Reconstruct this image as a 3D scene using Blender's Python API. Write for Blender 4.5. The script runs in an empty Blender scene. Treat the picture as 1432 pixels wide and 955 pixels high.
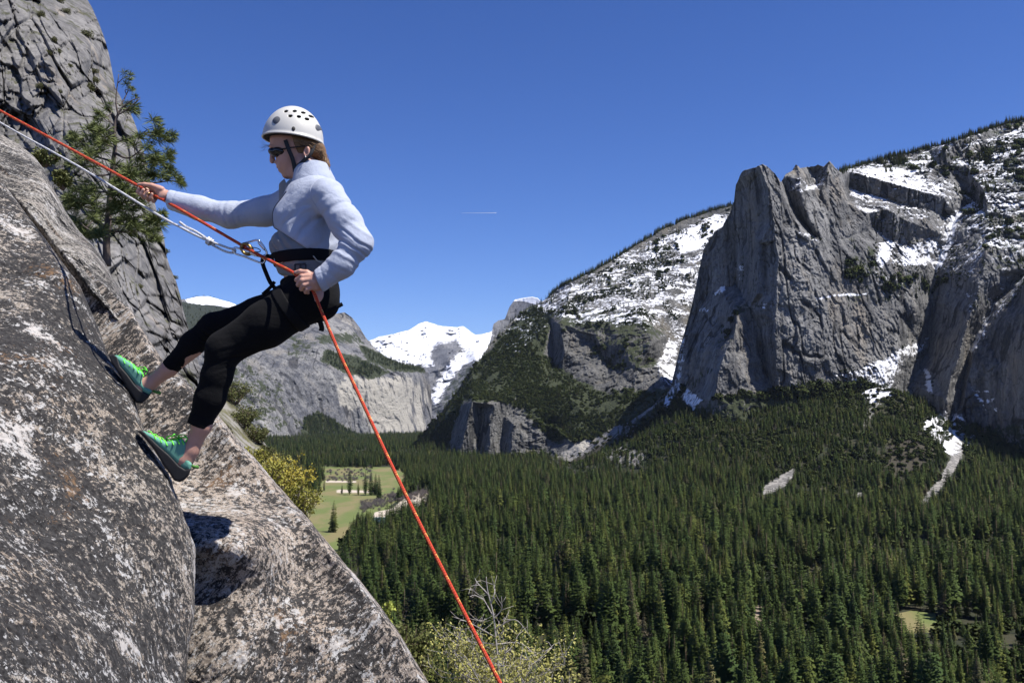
import bpy, math, random
import numpy as np
from mathutils import Vector, Matrix
random.seed(7)
rng = np.random.default_rng(7)
SC = bpy.context.scene
COL = SC.collection

# ------------------------------------------------------------------ camera geometry
F = 1319.0                      # focal length in pixels of the 1432 px wide frame
CAMZ = 150.0                    # metres above the valley floor
PITCH = math.atan(99.5 / F)
CP, SP = math.cos(PITCH), math.sin(PITCH)
SUN = np.array([0.45, -0.15, 0.88]); SUN /= np.linalg.norm(SUN)   # towards the sun

def P(px, py, Y):
    px = np.asarray(px, float); py = np.asarray(py, float); Y = np.asarray(Y, float)
    a = (px - 716.0) / F; b = (477.5 - py) / F
    t = Y / (CP - b * SP)
    return np.stack([a * t, Y + 0 * a, CAMZ + (SP + b * CP) * t], -1)

def proj(p):
    x, y, z = p[..., 0], p[..., 1], p[..., 2] - CAMZ
    d = y * CP + z * SP; u = -y * SP + z * CP
    d = np.where(d < 1e-3, 1e-3, d)
    return 716 + F * x / d, 477.5 - F * u / d

# ------------------------------------------------------------------ numpy noise
def _h(ix, iy, iz, seed=0):
    h = (ix.astype(np.uint32) * np.uint32(374761393) + iy.astype(np.uint32) * np.uint32(668265263)
         + iz.astype(np.uint32) * np.uint32(2246822519) + np.uint32((seed * 3266489917) & 0xffffffff))
    h = (h ^ (h >> np.uint32(13))) * np.uint32(1274126177)
    h = (h ^ (h >> np.uint32(16))) * np.uint32(2654435761)
    return ((h ^ (h >> np.uint32(15))) & np.uint32(0xffffff)).astype(np.float32) / np.float32(0xffffff)

def vnoise(p, seed=0):
    p = np.asarray(p, np.float64)
    i = np.floor(p).astype(np.int64); f = (p - i).astype(np.float32)
    f = f * f * f * (f * (f * 6 - 15) + 10)
    out = 0
    for dx in (0, 1):
        wx = f[..., 0] if dx else 1 - f[..., 0]
        for dy in (0, 1):
            wy = f[..., 1] if dy else 1 - f[..., 1]
            for dz in (0, 1):
                wz = f[..., 2] if dz else 1 - f[..., 2]
                out = out + wx * wy * wz * _h(i[..., 0] + dx, i[..., 1] + dy, i[..., 2] + dz, seed)
    return out * 2 - 1

def fbm(p, scale, octaves=5, rough=0.5, seed=0, ridged=False):
    p = np.asarray(p, np.float64) / np.asarray(scale, float)
    amp, tot, out = 1.0, 0.0, 0.0
    for k in range(octaves):
        n = vnoise(p * 2.03 ** k + 17.3 * k, seed + k)
        if ridged: n = 1 - 2 * np.abs(n)
        out = out + amp * n; tot += amp; amp *= rough
    return out / tot

def worley(p, scale, seed=0, jitter=0.95):
    """cell random value, F1, F2-F1 (in cell units)"""
    p = np.asarray(p, np.float64) / np.asarray(scale, float)
    i = np.floor(p).astype(np.int64)
    f1 = np.full(p.shape[:-1], 9.0); f2 = f1.copy(); cid = np.zeros(p.shape[:-1], np.float32)
    gx = np.zeros(p.shape)
    for dx in (-1, 0, 1):
        for dy in (-1, 0, 1):
            for dz in (-1, 0, 1):
                a, b, c = i[..., 0] + dx, i[..., 1] + dy, i[..., 2] + dz
                q = np.stack([a + .5 + (_h(a, b, c, seed) - .5) * jitter, b + .5 + (_h(a, b, c, seed + 1) - .5) * jitter,
                              c + .5 + (_h(a, b, c, seed + 2) - .5) * jitter], -1)
                d = np.sqrt(((p - q) ** 2).sum(-1))
                m = d < f1
                f2 = np.where(m, f1, np.minimum(f2, d))
                f1 = np.where(m, d, f1)
                cid = np.where(m, _h(a, b, c, seed + 3), cid)
                gx = np.where(m[..., None], p - q, gx)
    return cid, f1, f2 - f1, gx

def sstep(a, b, x):
    t = np.clip((x - a) / (b - a), 0, 1); return t * t * (3 - 2 * t)

def rbf(pts, vals, soft=0.0):
    pts = np.asarray(pts, float); vals = np.asarray(vals, float); n = len(pts)
    c = pts.mean(0); s = np.abs(pts - c).max()
    q = (pts - c) / s
    def ker(a, b): return -np.sqrt(((a[:, None, :] - b[None, :, :]) ** 2).sum(-1) + soft ** 2)
    A = np.zeros((n + 3, n + 3)); A[:n, :n] = ker(q, q) + np.eye(n) * 1e-6
    A[:n, n] = 1; A[:n, n + 1:] = q; A[n, :n] = 1; A[n + 1:, :n] = q.T
    w = np.linalg.solve(A, np.concatenate([vals, [0, 0, 0]]))
    def ev(x, y):
        sh = np.shape(x); g = (np.stack([np.ravel(x), np.ravel(y)], -1) - c) / s
        out = np.empty(len(g))
        for k in range(0, len(g), 60000):
            gg = g[k:k + 60000]
            out[k:k + 60000] = ker(gg, q) @ w[:n] + w[n] + gg @ w[n + 1:]
        return out.reshape(sh)
    return ev

def tin(ctrl, chains=(), blur=0):
    """piecewise planar interpolation over a constrained triangulation: crisp aretes and corners"""
    from mathutils.geometry import delaunay_2d_cdt
    pts, edges = [], []
    for c in ctrl: pts.append(tuple(c))
    for ch in chains:
        for k, c in enumerate(ch):
            if tuple(c) not in pts: pts.append(tuple(c))
            if k: edges.append((pts.index(tuple(ch[k - 1])), pts.index(tuple(c))))
    a = np.array(pts, float); lo, hi = a[:, :2].min(0), a[:, :2].max(0); m = (hi - lo) * .35 + 20
    far = rbf(a[:, :2], a[:, 2], .05)
    for tx in np.linspace(0, 1, 6):
        for ty in np.linspace(0, 1, 6):
            if tx in (0, 1) or ty in (0, 1):
                x, y = lo - m + (hi - lo + 2 * m) * np.array([tx, ty]); nn = np.argmin(((a[:, :2] - [x, y]) ** 2).sum(1))
                pts.append((x, y, .5 * float(far(np.array([x]), np.array([y]))[0]) + .5 * a[nn, 2]))
    V, Ed, Fc, ov, oe, of = delaunay_2d_cdt([Vector(p[:2]) for p in pts], edges, [], 0, 1e-4)
    D = np.array([np.mean([pts[q][2] for q in o]) if o else np.nan for o in ov])
    VX = np.array([tuple(v) for v in V])
    for k in np.where(np.isnan(D))[0]: D[k] = far(VX[k:k + 1, 0], VX[k:k + 1, 1])[0]
    def ev(x, y):
        out = np.full(np.shape(x), np.nan)
        for f in Fc:
            A, B, Cc = VX[f[0]], VX[f[1]], VX[f[2]]
            x0, x1 = min(A[0], B[0], Cc[0]), max(A[0], B[0], Cc[0]); y0, y1 = min(A[1], B[1], Cc[1]), max(A[1], B[1], Cc[1])
            m_ = (x >= x0 - .01) & (x <= x1 + .01) & (y >= y0 - .01) & (y <= y1 + .01)
            if not m_.any(): continue
            idx = np.nonzero(m_); xx, yy = x[idx], y[idx]
            d = (B[1] - Cc[1]) * (A[0] - Cc[0]) + (Cc[0] - B[0]) * (A[1] - Cc[1])
            if abs(d) < 1e-9: continue
            u = ((B[1] - Cc[1]) * (xx - Cc[0]) + (Cc[0] - B[0]) * (yy - Cc[1])) / d
            v = ((Cc[1] - A[1]) * (xx - Cc[0]) + (A[0] - Cc[0]) * (yy - Cc[1])) / d
            ins = (u > -1e-4) & (v > -1e-4) & (u + v < 1.0001)
            ii = tuple(q[ins] for q in idx)
            out[ii] = u[ins] * D[f[0]] + v[ins] * D[f[1]] + (1 - u[ins] - v[ins]) * D[f[2]]
        bad = np.isnan(out)
        if bad.any(): out[bad] = far(x[bad], y[bad])
        return out
    return ev

def poly_sd(x, y, poly):
    """signed distance to a polygon, negative inside"""
    poly = np.asarray(poly, float); n = len(poly)
    d = np.full(np.shape(x), 1e18); s = np.ones(np.shape(x))
    for i in range(n):
        a, b = poly[i], poly[i - 1]
        ex, ey = b - a; wx, wy = x - a[0], y - a[1]
        t = np.clip((wx * ex + wy * ey) / (ex * ex + ey * ey + 1e-12), 0, 1)
        d = np.minimum(d, (wx - ex * t) ** 2 + (wy - ey * t) ** 2)
        c1 = y >= a[1]; c2 = y < b[1]; c3 = ex * wy > ey * wx
        s = np.where((c1 & c2 & c3) | (~c1 & ~c2 & ~c3), -s, s)
    return s * np.sqrt(d)

def cover(x, y, items):
    """soft union of polygons (poly, weight, softness in px)"""
    out = np.zeros(np.shape(x))
    for poly, w, soft in items:
        out = np.maximum(out, w * sstep(soft, -soft, poly_sd(x, y, poly)))
    return out

# ------------------------------------------------------------------ mesh helpers
def mesh_data(name, verts, faces, mat=None, smooth=True, attrs=None):
    verts = np.asarray(verts, np.float32).reshape(-1, 3)
    me = bpy.data.meshes.new(name)
    if not isinstance(faces, (list, tuple)): faces = [faces]
    faces = [np.asarray(f, np.int32) for f in faces if len(f)]
    me.vertices.add(len(verts)); me.vertices.foreach_set('co', verts.ravel())
    if faces:
        nl = sum(f.size for f in faces); nf = sum(len(f) for f in faces)
        me.loops.add(nl); me.polygons.add(nf)
        me.loops.foreach_set('vertex_index', np.concatenate([f.ravel() for f in faces]))
        st = []; k = 0
        for f in faces:
            st.append(k + np.arange(len(f)) * f.shape[1]); k += f.size
        me.polygons.foreach_set('loop_start', np.concatenate(st).astype(np.int32))
    me.update(calc_edges=True)
    if smooth and faces: me.polygons.foreach_set('use_smooth', np.ones(len(me.polygons), bool))
    for k, v in (attrs or {}).items():
        v = np.asarray(v, np.float32)
        if v.ndim == 2:
            a = me.attributes.new(k, 'FLOAT_VECTOR', 'POINT'); a.data.foreach_set('vector', v.ravel())
        else:
            a = me.attributes.new(k, 'FLOAT', 'POINT'); a.data.foreach_set('value', v.ravel())
    if mat: me.materials.append(mat)
    me.validate()
    return me

def link(name, me, parent=None):
    o = bpy.data.objects.new(name, me); COL.objects.link(o)
    if parent is not None: o.parent = parent
    return o

def tag(o, label=None, cat=None, group=None, kind=None):
    if label: o['label'] = label
    if cat: o['category'] = cat
    if group: o['group'] = group
    if kind: o['kind'] = kind
    return o

def thing(name, label, cat, loc=(0, 0, 0), group=None):
    o = bpy.data.objects.new(name, None); COL.objects.link(o); o.location = tuple(float(v) for v in loc)
    o.empty_display_size = .1
    return tag(o, label, cat, group)

def part(name, me, root):
    """world-space mesh under a thing whose Empty may sit away from the origin"""
    o = link(name, me, root)
    p = root; off = Vector((0, 0, 0))
    while p is not None:
        off += p.location; p = p.parent
    o.location = -off
    return o

def worn(name, loc, root):
    o = bpy.data.objects.new(name, None); COL.objects.link(o); o.empty_display_size = .1; o.parent = root; o.location = Vector(loc) - root.location
    return o

class MB:
    def __init__(s): s.v = []; s.f3 = []; s.f4 = []; s.n = 0; s.at = {}
    def add(s, v, f4=None, f3=None, **at):
        v = np.asarray(v, float).reshape(-1, 3)
        s.v.append(v)
        if f4 is not None and len(f4): s.f4.append(np.asarray(f4) + s.n)
        if f3 is not None and len(f3): s.f3.append(np.asarray(f3) + s.n)
        for k, a in at.items(): s.at.setdefault(k, []).append(np.broadcast_to(np.asarray(a, float), (len(v),)))
        s.n += len(v)
    def mesh(s, name, mat, smooth=True):
        fs = []
        if s.f3: fs.append(np.concatenate(s.f3))
        if s.f4: fs.append(np.concatenate(s.f4))
        return mesh_data(name, np.concatenate(s.v), fs, mat, smooth, {k: np.concatenate(a) for k, a in s.at.items() if sum(map(len, a)) == s.n})

def tube(mb, path, rad, n=8, caps=True, flat=None):
    path = np.asarray(path, float); m = len(path)
    rad = np.broadcast_to(np.asarray(rad, float), (m,))
    t = np.gradient(path, axis=0); t /= np.linalg.norm(t, axis=1)[:, None] + 1e-12
    up = np.array([0, 0, 1.0]) if abs(t[0][2]) < .9 else np.array([0, 1.0, 0])
    u = np.cross(t[0], up); u /= np.linalg.norm(u)
    V = []; al = []; s = 0
    ang = np.arange(n) * 2 * np.pi / n
    for i in range(m):
        u = u - t[i] * (u @ t[i]); u /= np.linalg.norm(u) + 1e-12
        w = np.cross(t[i], u)
        if i: s += np.linalg.norm(path[i] - path[i - 1])
        V.append(path[i] + rad[i] * (np.cos(ang)[:, None] * u + np.sin(ang)[:, None] * w)); al.append(np.full(n, s))
    V = np.concatenate(V); al = np.concatenate(al)
    i = np.arange(m - 1)[:, None] * n; j = np.arange(n)[None]; j2 = (j + 1) % n
    f = np.stack([i + j, i + j2, i + n + j2, i + n + j], -1).reshape(-1, 4)
    f3 = []
    if caps:
        V = np.concatenate([V, path[[0, -1]]]); al = np.concatenate([al, [0, s]])
        a0, a1 = m * n, m * n + 1
        f3 = [(a0, (k + 1) % n, k) for k in range(n)] + [(a1, (m - 1) * n + k, (m - 1) * n + (k + 1) % n) for k in range(n)]
    mb.add(V, f, np.array(f3) if f3 else None, along=al, around=np.concatenate([np.tile(ang, m), [0, 0] if caps else []]))

def smooth_path(pts, n=60):
    """Catmull-Rom through points"""
    p = np.asarray(pts, float); p = np.concatenate([[2 * p[0] - p[1]], p, [2 * p[-1] - p[-2]]])
    out = []; k = len(p) - 3; per = max(2, n // k)
    for i in range(k):
        a, b, c, d = p[i:i + 4]
        for t in np.linspace(0, 1, per, endpoint=False):
            out.append(.5 * ((2 * b) + (c - a) * t + (2 * a - 5 * b + 4 * c - d) * t * t + (3 * b - a - 3 * c + d) * t ** 3))
    out.append(p[-2]); return np.array(out)

# ------------------------------------------------------------------ shader helpers
class NT:
    def __init__(s, name):
        s.m = bpy.data.materials.new(name); s.m.use_nodes = True
        s.t = s.m.node_tree; s.n = s.t.nodes; s.b = s.n['Principled BSDF']
        s.b.inputs['Specular IOR Level'].default_value = 0.3
    def new(s, kind, **kw):
        n = s.n.new(kind)
        for k, v in kw.items(): setattr(n, k, v)
        return n
    def put(s, inp, v):
        if v is None: return
        if hasattr(v, 'is_linked'): s.t.links.new(v, inp)
        else:
            if inp.type == 'RGBA' and len(v) == 3: v = (*v, 1)
            inp.default_value = v
    def math(s, op, a, b=None, clamp=False):
        n = s.new('ShaderNodeMath', operation=op, use_clamp=clamp)
        s.put(n.inputs[0], a)
        if b is not None: s.put(n.inputs[1], b)
        return n.outputs[0]
    def coord(s, kind='Object'): return s.new('ShaderNodeTexCoord').outputs[kind]
    def pos(s): return s.new('ShaderNodeNewGeometry').outputs['Position']
    def normalz(s):
        g = s.new('ShaderNodeNewGeometry'); x = s.new('ShaderNodeSeparateXYZ'); s.put(x.inputs[0], g.outputs['Normal']); return x.outputs[2]
    def mapping(s, vec, scale=(1, 1, 1), rot=(0, 0, 0), loc=(0, 0, 0)):
        n = s.new('ShaderNodeMapping'); s.put(n.inputs['Vector'], vec)
        n.inputs['Scale'].default_value = scale; n.inputs['Rotation'].default_value = rot; n.inputs['Location'].default_value = loc
        return n.outputs[0]
    def noise(s, vec, scale, detail=5, rough=.55, dist=0):
        n = s.new('ShaderNodeTexNoise'); s.put(n.inputs['Vector'], vec)
        n.inputs['Scale'].default_value = scale; n.inputs['Detail'].default_value = detail
        n.inputs['Roughness'].default_value = rough; n.inputs['Distortion'].default_value = dist
        return n.outputs['Fac']
    def voro(s, vec, scale, feature='F1', out='Distance', rand=1):
        n = s.new('ShaderNodeTexVoronoi', feature=feature); s.put(n.inputs['Vector'], vec)
        n.inputs['Scale'].default_value = scale; n.inputs['Randomness'].default_value = rand
        return n.outputs[out]
    def attr(s, name, out='Fac'):
        n = s.new('ShaderNodeAttribute', attribute_name=name); return n.outputs[out]
    def step(s, v, lo, hi, a=0., b=1., smooth=True):
        n = s.new('ShaderNodeMapRange', interpolation_type='SMOOTHSTEP' if smooth else 'LINEAR')
        s.put(n.inputs['Value'], v); s.put(n.inputs['From Min'], lo); s.put(n.inputs['From Max'], hi)
        n.inputs['To Min'].default_value = a; n.inputs['To Max'].default_value = b
        return n.outputs[0]
    def mix(s, f, a, b, blend='MIX'):
        n = s.new('ShaderNodeMix', data_type='RGBA', blend_type=blend)
        s.put(n.inputs[0], f); s.put(n.inputs[6], a); s.put(n.inputs[7], b); return n.outputs[2]
    def ramp(s, f, stops):
        n = s.new('ShaderNodeValToRGB'); s.put(n.inputs[0], f); e = n.color_ramp.elements
        while len(e) < len(stops): e.new(.5)
        for k, (p, c) in enumerate(stops): e[k].position = p; e[k].color = (*c, 1)
        return n.outputs[0]
    def bump(s, h, strength=.5, dist=.01, normal=None):
        n = s.new('ShaderNodeBump'); s.put(n.inputs['Height'], h)
        n.inputs['Strength'].default_value = strength; n.inputs['Distance'].default_value = dist
        if normal is not None: s.put(n.inputs['Normal'], normal)
        return n.outputs[0]
    def done(s, color=None, rough=.9, normal=None, **kw):
        s.put(s.b.inputs['Base Color'], color); s.put(s.b.inputs['Roughness'], rough); s.put(s.b.inputs['Normal'], normal)
        for k, v in kw.items(): s.put(s.b.inputs[k.replace('_', ' ')], v)
        return s.m

def plain(name, col, rough=.6, **kw):
    return NT(name).done(col, rough, **kw)
# ================================================================== landscape materials
def rock_material(name, dark, light, warm, scale=1.0, veg_col=(.028, .038, .016), snow_col=(.82, .83, .86), streak=True, brush=(.042, .048, .022)):
    n = NT(name); p = n.pos()
    big = n.noise(n.mapping(p, (1, 1, .5)), .004 / scale, 6, .6)
    vert = n.noise(n.mapping(p, (1, 1, .16)), .03 / scale, 6, .65)
    fine = n.noise(p, .09 / scale, 6, .7)
    f = n.math('ADD', n.math('MULTIPLY', big, .45), n.math('ADD', n.math('MULTIPLY', vert, .4), n.math('MULTIPLY', fine, .25)))
    c = n.mix(n.step(f, .42, .70), dark, light)
    c = n.mix(n.step(n.noise(n.mapping(p, (1, 1, .3)), .011 / scale, 5, .6, .5), .52, .68, 0, .7), c, warm)
    if streak:   # water streaks and black lichen run down the walls
        st = n.noise(n.mapping(p, (1, 1, .05)), .045 / scale, 4, .6)
        c = n.mix(n.step(st, .56, .70, 0, .55), c, tuple(x * .45 for x in dark))
    wob = n.new('ShaderNodeVectorMath', operation='ADD'); nzc = n.new('ShaderNodeTexNoise'); n.put(nzc.inputs['Vector'], p); nzc.inputs['Scale'].default_value = .02; nzc.inputs['Detail'].default_value = 4
    sc3 = n.new('ShaderNodeVectorMath', operation='SCALE'); n.put(sc3.inputs[0], nzc.outputs['Color']); sc3.inputs['Scale'].default_value = 45; n.put(wob.inputs[0], p); n.put(wob.inputs[1], sc3.outputs[0])
    crack = n.voro(n.mapping(wob.outputs[0], (1, 1, .40)), .05, 'DISTANCE_TO_EDGE')
    c = n.mix(n.step(crack, .0, .05, .55, 0), c, tuple(x * .35 for x in dark))
    c = n.mix(n.step(n.math('ADD', n.attr('gap'), n.math('MULTIPLY', n.math('SUBTRACT', fine, .5), .8)), .25, .75, 0, .75), c, tuple(x * .33 for x in dark))  # joint grooves painted darker: lichen and plants, plus the shade inside the cracks
    pale = n.attr('pale')
    c = n.mix(n.step(n.math('ADD', pale, n.math('MULTIPLY', n.math('SUBTRACT', vert, .5), 1.6)), .42, .62), c, (.36, .337, .29))
    nz = n.normalz()
    v = n.math('ADD', n.attr('veg'), n.math('MULTIPLY', n.math('SUBTRACT', n.noise(p, .03 / scale, 7, .72), .5), 2.2))
    vv = n.step(n.math('ADD', v, n.math('MULTIPLY', n.math('SUBTRACT', nz, .4), .5)), .42, .58)
    vc = n.mix(n.noise(p, .02 / scale, 6, .7), veg_col, brush)
    c = n.mix(n.math('MULTIPLY', vv, n.step(n.attr('veg'), .03, .12)), c, vc)
    s1 = n.math('ADD', n.math('MULTIPLY', n.noise(n.mapping(p, (.5, 1, 1.9), (0, .5, 0)), .016 / scale, 7, .74, .8), .50), n.math('MULTIPLY', n.noise(p, .075 / scale, 8, .85), .50))
    s = n.math('ADD', n.attr('snow'), n.math('MULTIPLY', n.math('SUBTRACT', s1, .5), 4.2))
    s = n.math('ADD', s, n.math('MULTIPLY', n.math('SUBTRACT', nz, .55), .55))
    sv = n.math('MULTIPLY', n.step(s, .46, .60), n.step(n.attr('snow'), .03, .12))
    c = n.mix(sv, c, snow_col)
    h = n.math('ADD', n.math('MULTIPLY', fine, .6), n.math('MULTIPLY', n.step(crack, 0, .12), .5))
    h = n.math('MULTIPLY', h, n.math('SUBTRACT', 1.0, n.math('MULTIPLY', sv, .85)))
    nb = n.bump(h, .5, 8 * scale)
    return n.done(c, .93, nb)

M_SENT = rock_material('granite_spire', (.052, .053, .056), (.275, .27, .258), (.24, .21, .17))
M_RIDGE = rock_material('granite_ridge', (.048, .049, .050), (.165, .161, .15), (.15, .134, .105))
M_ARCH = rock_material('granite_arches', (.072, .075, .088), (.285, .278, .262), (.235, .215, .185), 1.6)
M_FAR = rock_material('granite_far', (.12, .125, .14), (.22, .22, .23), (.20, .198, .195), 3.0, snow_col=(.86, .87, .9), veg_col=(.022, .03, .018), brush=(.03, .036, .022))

# ================================================================== masks, laid out on the relief
SNOW1 = [([(1175, 235), (1230, 222), (1445, 165), (1520, 150), (1520, 390), (1440, 395), (1400, 440), (1375, 480), (1350, 420), (1330, 390), (1290, 405), (1240, 430), (1212, 380), (1225, 330), (1195, 290)], .35, 8),
         ([(1198, 238), (1250, 230), (1310, 250), (1345, 275), (1328, 292), (1285, 278), (1255, 262), (1212, 252)], .58, 8),
         ([(1335, 285), (1345, 300), (1325, 360), (1310, 385), (1298, 368), (1318, 330)], .70, 5),
         ([(1255, 350), (1300, 330), (1318, 340), (1300, 372), (1262, 372)], .75, 6),
         ([(1230, 340), (1252, 338), (1245, 362), (1232, 378), (1222, 368)], .75, 4),
         ([(1285, 190), (1330, 200), (1345, 230), (1310, 240), (1285, 225)], .25, 5),
         ([(1165, 524), (1190, 517), (1232, 500), (1265, 482), (1296, 466), (1302, 482), (1280, 505), (1258, 530), (1240, 560), (1215, 565), (1190, 538)], .72, 7),
         ([(1140, 417), (1165, 411), (1215, 409), (1218, 413), (1166, 416), (1142, 421)], .8, 2),
         ([(1030, 365), (1042, 372), (1038, 395), (1026, 392)], .75, 4), ([(1000, 405), (1015, 398), (1012, 412), (996, 414)], .7, 3),
         ([(960, 430), (1000, 430), (998, 437), (965, 438)], .55, 4), ([(925, 470), (960, 470), (955, 530), (930, 545)], .60, 5),
         ([(1103, 255), (1150, 238), (1170, 240), (1150, 262), (1110, 275)], .40, 4), ([(1060, 425), (1085, 420), (1083, 430), (1062, 436)], .55, 3),
         ([(1118, 320), (1150, 335), (1148, 345), (1116, 328)], .45, 3),
         ([(1385, 395), (1425, 375), (1430, 388), (1395, 420), (1375, 470), (1360, 500), (1352, 490), (1372, 440)], .70, 6),
         ([(1355, 540), (1385, 545), (1400, 580), (1375, 575)], .60, 5),
         ([(1292, 515), (1302, 520), (1306, 555), (1296, 552)], .70, 3),
         ([(1288, 598), (1300, 578), (1325, 572), (1352, 584), (1345, 606), (1330, 642), (1312, 622)], .70, 6),
         ([(1325, 600), (1365, 605), (1370, 622), (1330, 640)], .45, 6), ([(925, 560), (945, 530), (985, 560), (970, 575), (945, 550), (930, 575)], .8, 4)]
VEG1 = [([(1190, 330), (1230, 345), (1215, 420), (1185, 430), (1180, 380)], .35, 8), ([(1220, 380), (1330, 390), (1300, 415), (1225, 430)], .35, 8),
        ([(1020, 420), (1070, 425), (1040, 470), (960, 560), (940, 560), (1000, 480)], .28, 8),
        ([(1290, 230), (1440, 180), (1520, 200), (1520, 400), (1400, 420), (1350, 340), (1330, 260)], .32, 14),
        ([(1180, 236), (1440, 165), (1440, 200), (1300, 240), (1240, 240)], .30, 6),
        ([(980, 560), (1200, 530), (1320, 590), (1520, 590), (1520, 700), (900, 700), (930, 560)], .75, 8)]
SNOW2 = [([(780, 402), (830, 382), (900, 338), (1040, 285), (1040, 460), (950, 480), (925, 458), (900, 462), (850, 452), (800, 452), (770, 442), (745, 448), (752, 424)], .39, 8),
         ([(975, 342), (992, 358), (975, 430), (960, 448), (943, 432), (962, 380)], .46, 12), ([(930, 440), (965, 432), (960, 460), (935, 468)], .46, 8),
         ([(690, 470), (745, 420), (775, 440), (760, 470), (720, 500)], .22, 8),
         ([(940, 330), (1000, 300), (1020, 310), (985, 345), (950, 360)], .75, 8),
         ([(925, 470), (950, 480), (945, 530), (930, 540), (918, 510)], .5, 7)]
VEG2 = [([(560, 645), (610, 588), (665, 510), (745, 425), (775, 440), (760, 495), (800, 528), (850, 552), (905, 548), (935, 545), (935, 580), (850, 610), (770, 620), (730, 570), (690, 560), (650, 560), (620, 640)], .85, 7),
        ([(770, 430), (900, 440), (930, 470), (880, 475), (780, 460)], .45, 10), ([(830, 470), (900, 470), (920, 510), (870, 520), (830, 500)], .45, 10),
        ([(770, 405), (1030, 280), (1030, 330), (900, 400), (800, 440)], .16, 10)]
TALUS = [([(928, 538), (940, 546), (912, 574), (874, 600), (834, 628), (795, 648), (748, 654), (800, 624), (850, 596), (892, 563)], .75, 5)]
PALE3 = [([(470, 520), (560, 520), (602, 540), (602, 610), (520, 612), (500, 580), (470, 570)], .62, 14), ([(470, 437), (500, 450), (520, 490), (490, 485), (470, 460)], .35, 8)]
VEG3 = [([(425, 585), (445, 575), (480, 595), (520, 618), (420, 622)], 1.0, 4), ([(455, 488), (500, 500), (545, 520), (520, 530), (480, 520), (450, 505)], .85, 5),
        ([(500, 480), (520, 490), (560, 505), (600, 515), (600, 522), (550, 518), (515, 505)], .8, 4), ([(440, 470), (500, 465), (508, 480), (450, 480)], .5, 4),
        ([(300, 480), (380, 520), (430, 600), (380, 615), (300, 600)], .32, 14), ([(400, 460), (440, 480), (440, 500), (400, 500)], .25, 10)]

def relief(name, sil, bot, ctrl, nx, nz, noise, mat, label=None, jag=0., snow=(), veg=(), pale=(), back=(.04, .10, .22), chains=None, soft=0.02, seed=0):
    sil = np.asarray(sil, float); bot = np.asarray(bot, float)
    px = np.linspace(sil[0, 0], sil[-1, 0], nx)
    top = np.interp(px, sil[:, 0], sil[:, 1]); bt = np.interp(px, bot[:, 0], bot[:, 1])
    q = np.stack([px, 0 * px, 0 * px], -1)
    top = top + jag * (fbm(q, 14, 4, .6, seed + 50) + .6 * fbm(q, 4, 3, .6, seed + 51))
    bt = np.maximum(bt, top + 2)
    t = np.linspace(0, 1, nz)[:, None]
    PX = np.broadcast_to(px, (nz, nx)); PY = bt + (top - bt) * t
    c = np.asarray(ctrl, float)
    if chains is None: D0 = rbf(c[:, :2], c[:, 2], soft)(PX, PY)
    else:
        far_ = sstep(1175, 1215, PX); q2 = np.stack([PX, PY, 0 * PX], -1)           # wobble the creases so that no arete is ruler straight
        D0 = tin(ctrl, chains)(PX + 2.4 * fbm(q2, 14, 4, .65, seed + 70) + far_ * 4 * fbm(q2, 60, 2, .5, seed + 72), PY + 2.4 * fbm(q2, 18, 4, .65, seed + 75) + far_ * 6 * fbm(q2, 60, 2, .5, seed + 77))
    W = P(PX, PY, D0)
    dn = noise(W, PX, PY)                              # walls seen edge-on keep their relief square to the wall, not to the view
    gx_ = np.gradient(D0, axis=1) / np.gradient(PX, axis=1) * F / D0; dn = dn / np.sqrt(1 + gx_ ** 2) ** 1.3
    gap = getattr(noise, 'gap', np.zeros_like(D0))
    D = D0 + dn
    W = P(PX, PY, D)
    rows = [W]; last = W[-1]
    for k, b in enumerate(back):                      # the far side of the crest falls away behind it
        q = last.copy(); q[:, 1] += b * D[-1] ; q[:, 0] += b * D[-1] * (px - 716) / F
        q[:, 2] -= b * D[-1] * .35 * (k + .4)
        rows.append(q[None])
    V = np.concatenate(rows, 0); R = V.shape[0]
    ext = lambda a: np.concatenate([a, np.repeat(a[-1:], len(back), 0)], 0).ravel()
    i = np.arange(R - 1)[:, None] * nx; j = np.arange(nx - 1)[None]
    f = np.stack([i + j, i + j + 1, i + nx + j + 1, i + nx + j], -1).reshape(-1, 4)
    s, v, pl = cover(PX, PY, snow), cover(PX, PY, veg), cover(PX, PY, pale)
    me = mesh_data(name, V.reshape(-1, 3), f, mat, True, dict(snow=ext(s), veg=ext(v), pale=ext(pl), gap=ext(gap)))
    o = link(name, me); tag(o, label, None, None, 'structure')
    return o, PX, PY, V[:nz], s, v

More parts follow.
